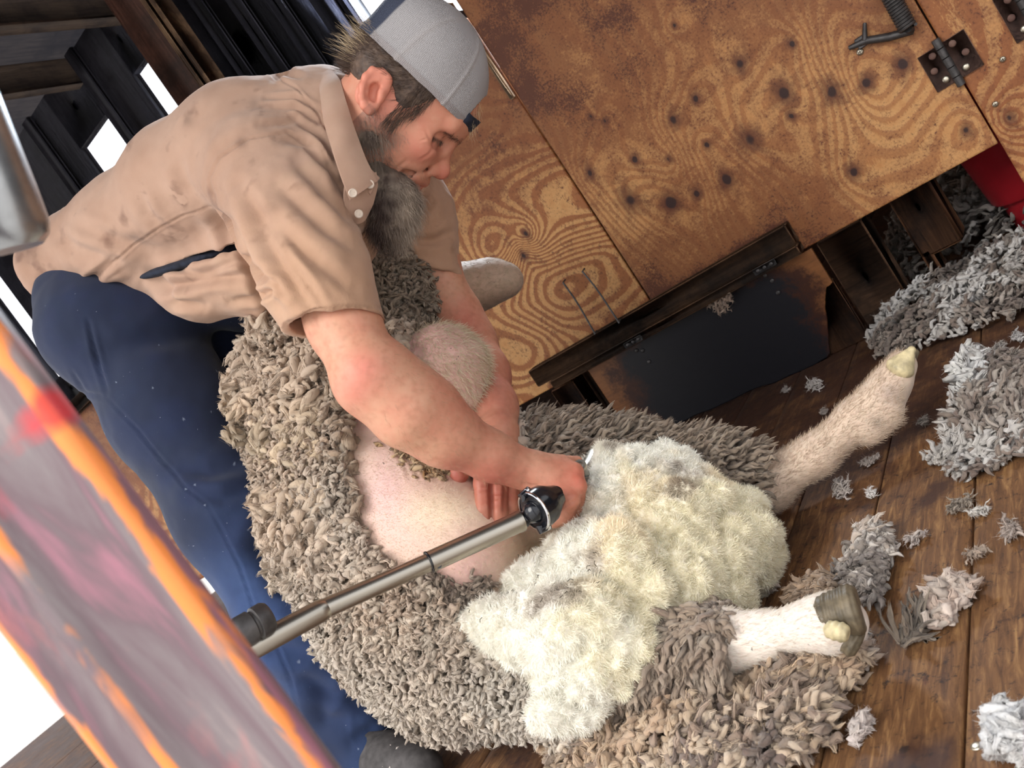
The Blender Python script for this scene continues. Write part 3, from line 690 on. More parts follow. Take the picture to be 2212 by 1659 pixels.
# arms: red elbows, knuckles, fingers, forearm hair tone
def spot(px, py, r, c, a):
    global cs
    d = np.hypot(pm[:, 0] - px, pm[:, 1] - py); cs = colmix(cs, s2l(c), a * np.exp(-(d / r) ** 2) * (~ih))
spot(788, 795, 42, (204, 104, 98), .5); spot(765, 845, 40, (196, 104, 98), .45); spot(1005, 700, 50, (176, 84, 74), .6); spot(1225, 1060, 60, (190, 96, 76), .6)
spot(1250, 1030, 30, (196, 96, 80), .6); spot(1065, 1050, 75, (158, 76, 66), .85); spot(985, 1030, 40, (150, 66, 60), .8); spot(1060, 830, 90, (170, 84, 74), .6); spot(1050, 1135, 35, (120, 60, 50), .7)
cs = colmix(cs, s2l((150, 100, 78)), .35 * np.clip(n2 * 1.6, 0, 1) * (~ih)); cs = colmix(cs, pale, .25 * np.clip(-n2, 0, 1))
# knuckle folds and tendons
Vd = Vm.copy()
def crease(V, N, pm, fc, poly, w, depth, mask=None, flank=.45):
    d, t = polydist(pm, poly); e = np.sin(np.pi * np.clip(t, 0.02, .98)) ** .5
    g = (-np.exp(-(d / w) ** 2) + flank * np.exp(-((d - 1.9 * w) / w) ** 2)) * e * fc
    if mask is not None: g = g * mask
    return V + N * (g * depth)[:, None]
for poly, w, dp in [([(1040, 1050), (1060, 1048)], 3, .0012), ([(1036, 1060), (1058, 1058)], 3, .001), ([(1066, 1068), (1092, 1066)], 3, .0012), ([(1064, 1078), (1090, 1076)], 3, .001), ([(980, 1005), (1002, 1010)], 3, .0012),
                    ([(1130, 1045), (1160, 1050), (1190, 1080)], 4, .0015), ([(1145, 1035), (1185, 1055), (1212, 1085)], 4, .0012), ([(1205, 1100), (1235, 1085), (1250, 1075)], 4, .0015), ([(1215, 1085), (1240, 1072)], 3, .0012),
                    ([(1060, 1010), (1062, 1090), (1064, 1135)], 5, .002), ([(1092, 1010), (1091, 1060), (1088, 1110)], 5, .002)]:
    isl = (np.arange(len(Vm)) >= offs[2]) & (np.arange(len(Vm)) < offs[3]); isr = (np.arange(len(Vm)) >= offs[1]) & (np.arange(len(Vm)) < offs[2])
    Vd = crease(Vd, Nm, pm, fc, poly, w, dp, isr if min(q[0] for q in poly) >= 1125 else isl)
for poly, w, dp in [([(800, 250), (805, 290), (800, 330)], 3, .0012), ([(938, 318), (925, 335), (905, 345)], 3, .0007), ([(917, 275), (928, 300), (935, 318)], 3, .0008), ([(925, 310), (940, 322), (960, 318)], 3, .0008), ([(880, 345), (862, 360), (850, 372)], 4, .001), ([(918, 285), (905, 280)], 2.5, .0006), ([(922, 300), (905, 305)], 2.5, .0006)]:
    Vd = crease(Vd, Nm, pm, fc, poly, w, dp, ih)
M = Mat('skin', .5, .35); v = M.obj(); n = M.noise(v, 350, 4, .6); n3 = M.noise(v, 60, 4, .6)
c = M.mix(M.ramp(n3, [(.35, 0), (.75, .35)]), M.attr('col').outputs['Color'], s2l((190, 112, 92)))
M.b.inputs['Subsurface Weight'].default_value = .12; M.b.inputs['Subsurface Radius'].default_value = (.012, .004, .002); M.b.inputs['Subsurface Scale'].default_value = .5
m_skin = M.out(c, n, .0006, .35)
man = mk('person', Vd, Fm, m_skin, attrs={'col': cs})
tag(man, 'man in tan work shirt and navy trousers with backwards cap bending to shear a sheep', 'person')
# finger nails on the near thumb
del hd, Vb, Fb
import gc; gc.collect()
# ---- shirt
shirt = []
st2 = [(195, 572, 1.69, .07, .078), (345, 500, 1.60, .065, .094), (475, 408, 1.52, .075, .102), (605, 345, 1.46, .085, .108), (700, 282, 1.41, .05, .080)]
for sgn in (0, 1): shirt += chain([pair(*s[:4])[sgn] for s in st2], [s[4] for s in st2], .045)
shirt += chain([P(702, 262, 1.40), P(748, 264, 1.335)], [.082, .072], .04)
shirt += chain([P(330, 600, 1.57), P(440, 612, 1.50), P(560, 575, 1.45), P(690, 500, 1.42), P(770, 430, 1.38)], [.035, .057, .075, .085, .07], .05)
shirt += chain([P(560, 600, 1.60), P(760, 470, 1.55)], [.07, .08], .05)
shirt += chain([P(118, 585, 1.67), P(210, 592, 1.63)], [.036, .045], .04)
slv = [P(575, 375, 1.29), P(628, 470, 1.235), P(682, 595, 1.19), P(742, 745, 1.165)]
shirt += chain(slv, [.092, .08, .071, .0665], .035)
shirt += chain([P(655, 300, 1.33), P(720, 390, 1.28), P(770, 440, 1.27)], [.06, .05, .035], .04)
cL = [P(835, 400, 1.63), P(885, 480, 1.61), P(940, 640, 1.585)]
shirt += chain(cL, [.088, .078, .058], .05) + [rc(P(730, 330, 1.5), .09, P(840, 410, 1.62), .08, .05)]
# hollow sleeves
shirt += chain([P(668, 560, 1.195), P(745, 752, 1.165)], [.052, .0612], .004, -1)
shirt += chain([P(900, 520, 1.60), P(944, 650, 1.583)], [.05, .0535], .004, -1)
# neck opening
shirt += [rc(P(795, 262, 1.29), .045, P(840, 262, 1.26), .075, .006, -1)]
# open side slit between the back and front tails
slit_n = nrm(np.cross(nrm(P(535, 527, 1.4) - P(300, 602, 1.45)), ray(420, 560)))
slit_a = nrm(P(535, 527, 1.4) - P(300, 602, 1.45)); slit_d = np.cross(slit_a, slit_n)
shirt += [el(P(440, 556, 1.42), (.118, .0070, .075), np.array([slit_a, slit_n, slit_d]), .004, -1)]
pc1, pc2 = P(622, 712, 1.165), P(836, 681, 1.165); nc = nrm(slv[-1] - slv[-2]); e_ = nrm(pc2 - pc1); nc = nrm(nc - e_ * nc.dot(e_)); 
pl1, pl2 = P(880, 590, 1.58), P(988, 598, 1.58); nl_ = nrm(cL[-1] - cL[-2]); e2 = nrm(pl2 - pl1); nl_ = nrm(nl_ - e2 * nl_.dot(e2))
ball = lambda X, c, r: np.sqrt(((X - c) ** 2).sum(1)) < r
def sclip(X, d):
    d = np.where(ball(X, slv[-1], .16), np.maximum(d, ((X - pc1) @ nc).astype(np.float32)), d)
    return np.where(ball(X, cL[-1], .12), np.maximum(d, ((X - pl1) @ nl_).astype(np.float32)), d)
Vs_, Fs_ = sdf_mesh(shirt, .003, clip=sclip)
N = vnormals(Vs_, Fs_); pp = proj(Vs_)[:, :2]; fc = facing(Vs_, N)
# folds: soft ridges and valleys drawn along the cloth
def folds(V, N, pp, fc, items):
    for poly, w, dp in items: V = crease(V, N, pp, fc, poly, w, dp * 1.5, None, .55)
    return V
fl = [([(470, 420), (510, 520), (560, 600), (610, 690)], 16, .006), ([(520, 400), (570, 500), (620, 590), (680, 670)], 15, .0055), ([(545, 440), (650, 540), (760, 620)], 14, .005), ([(600, 400), (690, 480), (770, 540)], 14, .005),
      ([(640, 350), (710, 420), (755, 480)], 12, .0045), ([(495, 470), (540, 570), (570, 640)], 10, .004), ([(590, 500), (650, 590), (700, 660)], 9, .0035),
      ([(600, 300), (660, 310), (715, 370), (745, 440)], 9, .004), ([(560, 268), (640, 262), (700, 300), (728, 360)], 8, .0035), ([(570, 235), (640, 235), (690, 265)], 7, .0035), ([(575, 215), (640, 212), (690, 240)], 6, .003), ([(560, 250), (620, 248), (670, 262)], 6, .0025),
      ([(380, 340), (400, 400), (440, 440)], 14, .004), ([(300, 420), (320, 460), (350, 490)], 12, .004), ([(120, 500), (160, 540), (250, 560)], 16, .005), ([(250, 560), (200, 600), (215, 625), (280, 610)], 9, .006), ([(150, 480), (250, 520), (330, 540)], 14, .004),
      ([(330, 590), (360, 620), (460, 600), (590, 590)], 12, .008), ([(340, 610), (380, 655), (440, 660)], 9, .006), ([(370, 580), (430, 590), (540, 560)], 8, .006), ([(500, 650), (560, 640), (600, 620)], 8, .005), ([(560, 600), (600, 610), (620, 640)], 8, .005),
      ([(440, 440), (480, 480), (500, 560)], 12, .005), ([(920, 400), (905, 440), (860, 470)], 9, .006), ([(980, 500), (940, 520), (880, 520)], 10, .005), ([(870, 500), (880, 540), (895, 570)], 8, .004), ([(590, 170), (610, 152), (650, 165)], 7, .004)]
Vf_ = folds(Vs_, N, pp, fc, fl)
# cloth crumple
q = np.stack([Vs_ @ nrm(slv[-1] - slv[0]) * .5, Vs_ @ Lb * 2, Vs_[:, 2] * 1.6], 1)
Vf_ = Vf_ + N * (.0036 * fbm(q, 12, 3, 1) + .0014 * fbm(Vs_, 38, 2, 8))[:, None]
# sewn seams: armhole, back panel seam, cuff hem
seam = [[(755, 470), (735, 400), (690, 320), (620, 288), (540, 300), (475, 340), (455, 385), (460, 410), (470, 440)], [(470, 443), (400, 462), (330, 500), (270, 545), (220, 590), (190, 625)],
        [(625, 694), (680, 668), (750, 660), (830, 664)], [(885, 580), (930, 585), (987, 586)], [(575, 155), (640, 190), (690, 250), (720, 320)]]
for s in seam: Vf_ = crease(Vf_, N, pp, fc, s, 2.6, .0022, None, .5)
sd_ = np.min([polydist(pp, s)[0] for s in seam[:4]], axis=0)
tan = s2l((174, 143, 124)); csh = np.tile(tan, (len(Vs_), 1))
nA = fbm(Vs_, 9, 4, 5); nB = fbm(Vs_, 30, 4, 9); nC = fbm(Vs_, 4, 2, 2)
csh = colmix(csh, s2l((150, 116, 96)), np.clip(.25 + 1.1 * nA, 0, .6)); csh = colmix(csh, s2l((112, 84, 72)), np.clip(2.2 * nB * (nA > -.2) - .62, 0, .75))
csh = colmix(csh, s2l((190, 150, 116)), .4 * sstep(-Vs_[:, 2], -.95, -.72))
csh = colmix(csh, s2l((128, 98, 80)), np.clip(.45 * np.exp(-(sd_ / 4) ** 2) * (fbm(Vs_, 90, 2) + .6), 0, .6))
for px, py, r, a in [(740, 385, 9, .8), (705, 350, 8, .6), (402, 258, 16, .5), (550, 228, 12, .4), (520, 310, 14, .5), (585, 450, 16, .4), (440, 480, 20, .4), (300, 510, 18, .45), (60, 545, 25, .4), (690, 420, 10, .5)]:
    csh = colmix(csh, s2l((86, 66, 58)), a * np.exp(-(np.hypot(pp[:, 0] - px, pp[:, 1] - py) / r) ** 2) * np.clip(.7 + 2 * nB, 0, 1))
M = Mat('tan_cotton', .85, .2, 0, .15); v = M.obj(); nf = M.noise(v, 900, 2, .5); nn = M.noise(v, 25, 5, .6)
m_tan = M.out(M.mix(M.ramp(nn, [(.3, 0), (.8, .22)]), M.attr('col').outputs['Color'], s2l((138, 104, 86))), M.math('ADD', nf, M.math('MULTIPLY', nn, .6)), .0012, .5)
sh_o = mk('shirt', Vf_, Fs_, m_tan, man, attrs={'col': csh}); sh_o['label'] = 'stained tan short-sleeved work shirt'
# dark undershirt glimpsed in the slit
us = [el(P(440, 556, 1.47), (.125, .012, .06), np.array([slit_a, slit_n, slit_d]), .01)]
Vu, Fu = sdf_mesh(us, .005); m_dark = simple('dark_knit', (.012, .016, .03), .9, 0, .3, 90); mk('undershirt', Vu, Fu, m_dark, man)
# collar: folded strip standing round the near side of the neck
def strip(inner, outer, th, name, m, par, nu=60, nv=14, puff=.004, attrs=True, col=None):
    def rs(pts, n):
        pts = np.array([P(*p) for p in pts]); t = np.linspace(0, 1, len(pts)); tt = np.linspace(0, 1, n)
        from numpy.polynomial import polynomial as Pn
        out = np.zeros((n, 3))
        for i in range(3): out[:, i] = np.interp(tt, t, pts[:, i])
        for _ in range(6): out[1:-1] = (out[:-2] + out[1:-1] * 2 + out[2:]) / 4
        return out
    A, B = rs(inner, nu), rs(outer, nu); v = np.linspace(0, 1, nv)[None, :, None]
    G = A[:, None] * (1 - v) + B[:, None] * v
    du = np.gradient(G, axis=0); dv = np.gradient(G, axis=1); Nn = nrm(np.cross(du, dv)); s = np.sign(((CAM - G) * Nn).sum(-1).mean()); Nn = Nn * s
    G = G + Nn * puff * np.sin(np.pi * np.linspace(0, 1, nv))[None, :, None]
    f = G + Nn * th / 2; bk = G - Nn * th / 2
    V = np.concatenate([f.reshape(-1, 3), bk.reshape(-1, 3)]); i = np.arange(nu * nv).reshape(nu, nv); o = nu * nv
    Q = np.stack([i[:-1, :-1], i[1:, :-1], i[1:, 1:], i[:-1, 1:]], -1).reshape(-1, 4)
    lp = np.concatenate([i[:, 0], i[-1, 1:], i[-2::-1, -1], i[0, -2:0:-1]]); k = np.arange(len(lp)); k1 = (k + 1) % len(lp)
    S = np.stack([lp[k], lp[k] + o, lp[k1] + o, lp[k1]], 1)
    if s < 0: Q = Q[:, ::-1]; S = S[:, ::-1]
    c = np.tile(tan * .98, (len(V), 1)) if col is None else np.tile(col, (len(V), 1)); c = colmix(c, s2l((150, 120, 102)), np.clip(.2 + fbm(V, 20, 3), 0, .5))
    o_ = mk(name, V, [Q, Q[:, ::-1] + o, S], m, par, attrs={'col': c}); o_.data.set_sharp_from_angle(angle=1.0); return o_
col_in = [(716, 150, 1.315), (735, 172, 1.255), (748, 220, 1.215), (766, 280, 1.20), (790, 345, 1.20), (814, 392, 1.205)]
col_out = [(690, 178, 1.30), (692, 205, 1.235), (699, 265, 1.195), (718, 325, 1.178), (738, 385, 1.178), (756, 432, 1.182)]
co = strip(col_in, col_out, .0035, 'collar', m_tan, man)
strip([(700, 165, 1.30), (728, 250, 1.225), (775, 340, 1.215), (820, 385, 1.215)], [(690, 190, 1.31), (702, 275, 1.215), (735, 360, 1.2), (800, 420, 1.205)], .003, 'collar_stand', m_tan, man, 30, 8)
strip([(812, 372, 1.215), (816, 400, 1.215), (806, 440, 1.22), (792, 468, 1.225)], [(745, 400, 1.19), (742, 425, 1.195), (744, 455, 1.205), (766, 486, 1.22)], .004, 'placket', m_tan, man, 40, 14, .006)
m_btn = simple('pearl_button', (.55, .46, .38), .25, 0, .1, 60)
def button(px, py, d):
    p = P(px, py, d); a = nrm(CAM - p + [0, .2, 0]); q = MB(); q.prof(p - a * .001, p + a * .002, [(0, .0058), (.7, .0062), (1, .0052), (.85, .0042), (.8, .001)], 22)
    for dx, dy in ((-1, -1), (1, -1), (1, 1), (-1, 1)):
        c = p + a * .0016 + (rt * dx + up * dy) * .0013; q.prof(c, c + a * .0003, [(0, .0006), (1, .0006)], 8)
    q.done('button', m_btn, man, True)
button(762, 417, 1.168); button(799, 398, 1.198); button(775, 462, 1.20)
# ---- trousers
tr = chain([pair(262, 650, 1.68, .07)[0], pair(285, 700, 1.66, .08)[0]], [.102, .110], .045) + chain([pair(262, 650, 1.68, .07)[1], pair(290, 700, 1.68, .08)[1]], [.102, .110], .045)
tr += chain([P(400, 620, 1.60), P(520, 640, 1.66)], [.06, .07], .05)
tr += chain(leg_r, [.118, .106, .090, .084, .070], .05) + chain([leg_r[-1], P(822, 1668, 1.495)], [.070, .066], .02)
tr += chain(leg_l, [.13, .118, .092, .08, .066], .05)
Vt, Ft = sdf_mesh(tr, .0045)
N = vnormals(Vt, Ft); pp = proj(Vt)[:, :2]; fc = facing(Vt, N)
q = np.stack([Vt[:, 0] * 1.2, Vt[:, 1], Vt[:, 2] * .8], 1)
Vt2 = Vt + N * (.006 * fbm(q, 7, 3, 2) + .002 * fbm(Vt, 26, 2, 3))[:, None]
for poly, w, dp in [([(190, 690), (205, 760), (232, 850)], 5, .004), ([(155, 800), (185, 850), (228, 856)], 4, .003), ([(230, 855), (300, 930), (365, 1010), (410, 1060), (450, 1090)], 3.5, .0025), ([(450, 1090), (520, 1220), (560, 1340), (620, 1440), (650, 1540)], 3.5, .0025),
                    ([(230, 760), (330, 730), (430, 725)], 22, .008), ([(380, 1010), (450, 1020), (530, 1000)], 18, .007), ([(420, 1065), (480, 1075), (560, 1050)], 14, .006), ([(600, 1120), (560, 1180), (620, 1260)], 26, .012), ([(560, 1330), (600, 1400), (680, 1420)], 20, .009),
                    ([(690, 1480), (700, 1560), (760, 1560)], 26, .012), ([(640, 1460), (720, 1500), (790, 1500)], 18, .008), ([(760, 1600), (800, 1580), (830, 1600)], 14, .007)]:
    Vt2 = crease(Vt2, N, pp, fc, poly, w, dp, None, .5)
navy = s2l((32, 40, 62)); ct = np.tile(navy, (len(Vt), 1)); ct = colmix(ct, s2l((58, 80, 124)), np.clip(.5 + fbm(Vt, 5, 3) , 0, .8) * sstep(-Vt[:, 2], -.75, -.25)); ct = colmix(ct, s2l((34, 44, 74)), np.clip(.2 + fbm(Vt, 18, 3, 4), 0, .5))  # lower legs coloured lighter and bluer, standing in for daylight on them
speck = fbm(Vt, 220, 1, 3); ct = colmix(ct, s2l((150, 160, 180)), .5 * (speck > .93))
M = Mat('navy_twill', .85, .2, 0, .12); v = M.obj(); nf = M.noise(v, 700, 2, .5); lint = M.noise(v, 260, 2, .5)
m_navy = M.out(M.mix(M.ramp(lint, [(.76, 0), (.80, .6)]), M.attr('col').outputs['Color'], s2l((170, 176, 190))), nf, .0008, .5)
mk('trousers', Vt2, Ft, m_navy, man, attrs={'col': ct})['label'] = 'navy blue work trousers'
# ---- shoes
m_shoe = simple('grey_wool_moccasin', (.06, .055, .055), .8, 0, .4, 60)
def shoe(c, d):
    c = np.array(c); d = nrm(d); s = np.cross(d, [0, 0, 1])
    pr = [rc(c + d * -.05 + [0, 0, -.0], .04, c + d * .06, .042, .03), rc(c + d * .06, .042, c + d * .16 + [0, 0, -.008], .034, .03), rc(c, .045, c + [0, 0, .05], .042, .02)]
    V, F = sdf_mesh(pr, .004, clip=lambda X, dd: np.maximum(dd, .004 - X[:, 2].astype(np.float32)))
    o = mk('shoe', V, F, m_shoe, man)
    q = MB(); 
    for k in range(5):
        a = c + d * (.05 + .018 * k) + [0, 0, .044 - .004 * k]; q.tube([a - s * .03 + [0, 0, -.012], a + [0, 0, .003], a + s * .03 + [0, 0, -.012]], .003, 8)
    q.done('laces', m_tan2, o, True)
m_tan2 = simple('pale_lace', (.4, .36, .33), .8, 0, .2, 60)
pa_ = P(822, 1668, 1.495); shoe((pa_[0] + .01, pa_[1], .044), (1, -.25, 0)); shoe((FOOT_L[0], FOOT_L[1], .044), (1, .25, 0))
# ---- cap
cap_o = hel(-8, 0, 0, (155, 167, 122), .01); 
cap = [cap_o, hel(-40, 90, 0, (118, 70, 96), .03)]
cap_in = [hel(-8, -3, 0, (149, 162, 116), .004, -1)]
def cclip(X, d):
    q = HL(X); a = q[:, 1] - (12 + .085 * q[:, 0]); d = np.maximum(d, (-a * S_).astype(np.float32))
    # strap arch at the forehead
    arch = 1 - np.hypot((q[:, 1] - 22) / 78, q[:, 2] / 66); f = np.where(q[:, 0] > 60, arch, -1)
    return np.maximum(d, (f * .03).astype(np.float32))
Vc, Fc = sdf_mesh(cap + cap_in, .0016, clip=cclip)
q = HL(Vc); N = vnormals(Vc, Fc)
dark = sstep(-q[:, 0], 130, 135)
cc = np.tile(s2l((168, 165, 166)), (len(Vc), 1)); cc = colmix(cc, s2l((64, 70, 88)), dark)
edge = q[:, 1] - (12 + .085 * q[:, 0]); cc = colmix(cc, s2l((148, 140, 140)), .7 * (edge < 14) * (dark < .5))
ang = np.arctan2(q[:, 2], q[:, 0])
dsm = np.min([np.abs(np.angle(np.exp(1j * (ang - a)))) for a in (-np.pi / 3, -2 * np.pi / 3, 0, np.pi / 3, 2 * np.pi / 3, np.pi)], axis=0) * np.hypot(q[:, 0], q[:, 2])
Vc = Vc + N * (.0012 * np.exp(-(dsm / 4) ** 2) + .0008 * np.exp(-((edge - 13) / 3) ** 2) + .0015 * fbm(Vc, 25, 2))[:, None]
cc = colmix(cc, s2l((176, 170, 168)), .4 * np.exp(-(dsm / 8) ** 2))
M = Mat('cap_mesh', .85, .2); at = M.n('ShaderNodeAttribute', attribute_name='luv'); sx = M.n('ShaderNodeSeparateXYZ', {0: at.outputs['Vector']})
w1 = M.math('SINE', M.math('MULTIPLY', sx.outputs[0], 2.2)); w2 = M.math('SINE', M.math('MULTIPLY', sx.outputs[1], 2.2)); hx = M.math('MULTIPLY', w1, w2)
hh = M.math('ADD', M.math('MULTIPLY', w1, .6), hx)
m_cap = M.out(M.mix(M.ramp(hh, [(.1, .0), (.9, .35)]), M.attr('col').outputs['Color'], (.12, .12, .14)), hh, .0012, .6)
uvx = q[:, 1] * .9 + q[:, 0] * .25; uvy = ang * 110
capo = mk('cap', Vc, Fc, m_cap, man, attrs={'col': cc}, uv=np.stack([uvx, uvy], 1)); capo['label'] = 'pale grey mesh cap worn backwards'
pst = [H(*(f, u, l)) for f, u, l in [(116, 32, -70), (128, 33, -52), (140, 36, -32), (147, 38, -11), (147, 38, 11), (140, 36, 32), (128, 33, 52), (116, 32, 70)]]
q_ = MB()
for off in (0,):
    for i in range(len(pst) - 1): pass
def band(pts, hU_, w, th, name, m, par):
    pts = np.array(pts); n = len(pts); t = nrm(np.gradient(pts, axis=0)); o = nrm(np.cross(t, hU_)); u = np.cross(o, t)
    o = np.where(((pts - H0) * o).sum(1)[:, None] < 0, -o, o); V = []
    for a, b_ in ((-1, -1), (1, -1), (1, 1), (-1, 1)): V.append(pts + u * a * w / 2 + o * b_ * th / 2)
    V = np.concatenate(V); k = np.arange(n - 1); Q = np.concatenate([np.stack([j * n + k, j * n + k + 1, (j + 1) % 4 * n + k + 1, (j + 1) % 4 * n + k], 1) for j in range(4)])
    Q = np.concatenate([Q, [[0, n, 2 * n, 3 * n], [n - 1, 4 * n - 1, 3 * n - 1, 2 * n - 1]]]); return mk(name, V, Q, m, par, False)
band(pst, hU, .022, .003, 'strap', m_dark, capo)
q_ = MB(); tp = H(-8, 169, 0); q_.prof(tp - hU * .003, tp + hU * .004, [(0, .007), (.6, .0065), (1, .003)], 20); q_.done('cap_button', m_dark, capo, True)
# ---- hair
sc = [hel(-6, 6, 0, (139, 142, 112), .02), hel(-70, -50, 0, (76, 70, 84), .03)]
wl = hl
def hairfield(Vx, Fx, n, cond, dirf, L, w, bend, wob):
    R, Nn = sample(Vx, Fx, n, cond); q = HL(R); D = dirf(q, Nn) + rng.normal(size=(n, 3)) * .12
    return ribbons(R, D, L * rng.uniform(.5, 1.2, n), w, 5, bend, wob)
hv = HL(Vh)
# region below the cap: nape, around the ear and sideburn
cond = ((hv[:, 1] < 24) & (hv[:, 1] > -48 + .25 * np.clip(-hv[:, 0] - 30, 0, 200) - 60 * (hv[:, 0] < -75)) & (hv[:, 0] < 44) & ~((hv[:, 0] > -108) & (hv[:, 0] < -2) & (hv[:, 1] < -24))).astype(float)
side = (hv[:, 0] > 2) & (hv[:, 0] < 30) & (hv[:, 1] > -90) & (hv[:, 1] < -20); cond = np.maximum(cond, side)
dirh = lambda q, Nn: (Nn * .22 - hU * .75 * np.clip(q[:, :1] > -20, .55, 1) - hF * .7 * (q[:, :1] < 0))
hV, hQ = hairfield(Vh, Fh, 5200, cond, dirh, .022, .0006, np.array([0, 0, -.12]), .12)
# tuft thrown up behind the nape and wisps through the cap's opening
Rt, Nt = sample(Vh, Fh, 460, ((hv[:, 0] < -105) & (hv[:, 1] < 30) & (hv[:, 1] > -60)).astype(float))
tV, tQ = ribbons(Rt, -hF * 1.0 - hU * .25 + nrm(rng.normal(size=(460, 3))) * .32, .042 * rng.uniform(.4, 1.2, 460), .0004, 5, -hF * .1 + np.array([0, 0, -.15]), .2)
Rt2, _ = sample(Vh, Fh, 110, ((hv[:, 0] > 100) & (hv[:, 1] > 24) & (hv[:, 1] < 80) & (np.abs(hv[:, 2]) < 44)).astype(float))
uV, uQ = ribbons(Rt2, hF * .8 - hU * .5 + nrm(rng.normal(size=(110, 3))) * .35, .024 * rng.uniform(.4, 1.2, 110), .0004, 5, -hU * .3, .3)
V, Q = hV, hQ
M = Mat('hair_sunlit_tint', .5, .4); M.out(s2l((190, 168, 136))); mk('hair_wisps', tV, tQ, M.m, man)['label'] = 'wisps of hair coloured pale as if sunlit, sticking out at the nape'; mk('forelock', uV, uQ, M.m, man)['label'] = 'loose hair poking through the cap opening'  # sunlight on the wisps is put into a paler hair colour
M = Mat('brown_hair', .55, .3); nn = M.noise(M.obj(), 90, 3); m_hair = M.out(M.ramp(nn, [(.3, s2l((58, 46, 42))), (.7, s2l((98, 80, 68)))]))
# solid base of the hair under the strands
hb = [hel(-8, 6, 0, (137, 139, 108.5), .02), hel(-62, -22, 0, (80, 56, 82), .03)]
def hclip(X, d):
    q = HL(X); c1 = q[:, 1] - 26; c2 = -42 - 60 * (q[:, 0] < -85) * 0 - q[:, 1] - .45 * np.clip(q[:, 0] + 20, 0, 60) * 0; c3 = q[:, 0] - 34 - .5 * (q[:, 1] + 10)
    e = 36 - np.hypot((q[:, 0] + 46) / 1.15, (q[:, 1] + 66)); return np.maximum.reduce([d, (c1 * S_).astype(np.float32), ((-78 - q[:, 1]) * S_).astype(np.float32), (c3 * S_).astype(np.float32), (np.where(np.abs(q[:, 2]) > 40, e, -9) * S_).astype(np.float32)])
Vhb, Fhb = sdf_mesh(hb, .002, clip=hclip); Nb_ = vnormals(Vhb, Fhb); Vhb = Vhb + Nb_ * (.0012 * fbm(np.stack([Vhb @ hU * 4, Vhb @ hF * .8, Vhb @ hL * 4], 1), 70, 2))[:, None]
nb = len(Vhb); mk('hair', np.concatenate([Vhb, V]), Fhb + [Q + nb], m_hair, man)['label'] = 'short dark brown hair, wisps coloured as if sunlit at the nape'
# eyebrows
wv = np.exp(-((hv[:, 1] + 10 + .15 * (np.abs(hv[:, 2]) - 40)) / 6) ** 2) * ((hv[:, 0] > 92) & (np.abs(hv[:, 2]) > 16) & (np.abs(hv[:, 2]) < 70))
R, Nn = sample(Vh, Fh, 380, wv); side_ = np.sign(HL(R)[:, 2:3]); bV, bQ = ribbons(R, Nn * .25 + hL * side_ * .8 - hF * .3 - hU * .15 + rng.normal(size=(380, 3)) * .2, .009, .0005, 3, None, .05)
for q0, nm in ((hL @ (bV.reshape(-1, 8, 3)[:, 0] - H0).T > 0, 'eyebrow'), (hL @ (bV.reshape(-1, 8, 3)[:, 0] - H0).T <= 0, 'eyebrow')):
    v8 = bV.reshape(-1, 8, 3)[q0]; mk(nm, v8.reshape(-1, 3), bQ[:len(v8) * 3], m_hair, man)
lw = ((np.abs(hv[:, 1] + 42 - .28 * (hv[:, 0] - 103)) < 2.5) & (hv[:, 0] > 84) & (hv[:, 0] < 124) & (np.abs(hv[:, 2]) > 22) & (np.abs(hv[:, 2]) < 72)).astype(float)
R, Nn = sample(Vh, Fh, 160, lw); bV, bQ = ribbons(R, Nn * .6 - hU * .7 + rng.normal(size=(160, 3)) * .1, .007, .0005, 3, None, .05); 
for q0 in (hL @ (bV.reshape(-1, 8, 3)[:, 0] - H0).T > 0, hL @ (bV.reshape(-1, 8, 3)[:, 0] - H0).T <= 0):
    v8 = bV.reshape(-1, 8, 3)[q0]; mk('eyelash', v8.reshape(-1, 3), bQ[:len(v8) * 3], m_hair, man)
# ---- beard: a hanging body with strands
bb_ = chain([H(78, -182, 0), P(846, 428, 1.27), P(843, 460, 1.275), P(845, 500, 1.285)], [.022, .030, .0295, .022], .03)
for s in (-1, 1): bb_ += chain([H(6, -98, s * 66), H(10, -135, s * 66), H(55, -178, s * 44)], [.010, .017, .022], .02)
Vbd, Fbd = sdf_mesh(bb_, .0025); Nb_ = vnormals(Vbd, Fbd); Vbd = Vbd + Nb_ * (.003 * fbm(Vbd, 40, 3))[:, None]
R, Nn = sample(Vbd, Fbd, 15000); qz = HL(R); dn = -up * .95 + rt * .12
D = Nn * .42 + dn * .9 + rng.normal(size=R.shape) * .22
b1, q1 = ribbons(R, D, .022 * rng.uniform(.4, 1.4, len(R)), .0005, 6, np.array([0, 0, -.1]), .7)
# thin whiskers on jaw and lips
wj = np.clip(bs[:len(Vh)], 0, 1) * (hv[:, 0] > -30) + 1.0 * ((np.abs(hv[:, 1] + 110) < 12) & (hv[:, 0] > 105) & (np.abs(hv[:, 2]) < 60)) * .12
R, Nn = sample(Vh, Fh, 4200, wj + 1e-6); b2, q2 = ribbons(R, Nn * .2 + dn * .9 + rng.normal(size=R.shape) * .12, .009 * rng.uniform(.4, 1.2, len(R)), .0003, 3, None, .2)
nb = len(Vbd); V = np.concatenate([Vbd, b1, b2]); 
g = (fbm(V, 55, 2, 6) * .5 + .35 + .35 * np.clip((proj(V)[:, 0] - 855) / 30, -1, 1) * (V @ -up > (P(850, 420, 1.27) @ -up)))
cb = colmix(np.tile(s2l((72, 58, 53)), (len(V), 1)), s2l((172, 156, 140)), np.clip(g, 0, 1))
M = Mat('beard_hair', .6, .3); m_beard = M.out(M.attr('col').outputs['Color'])
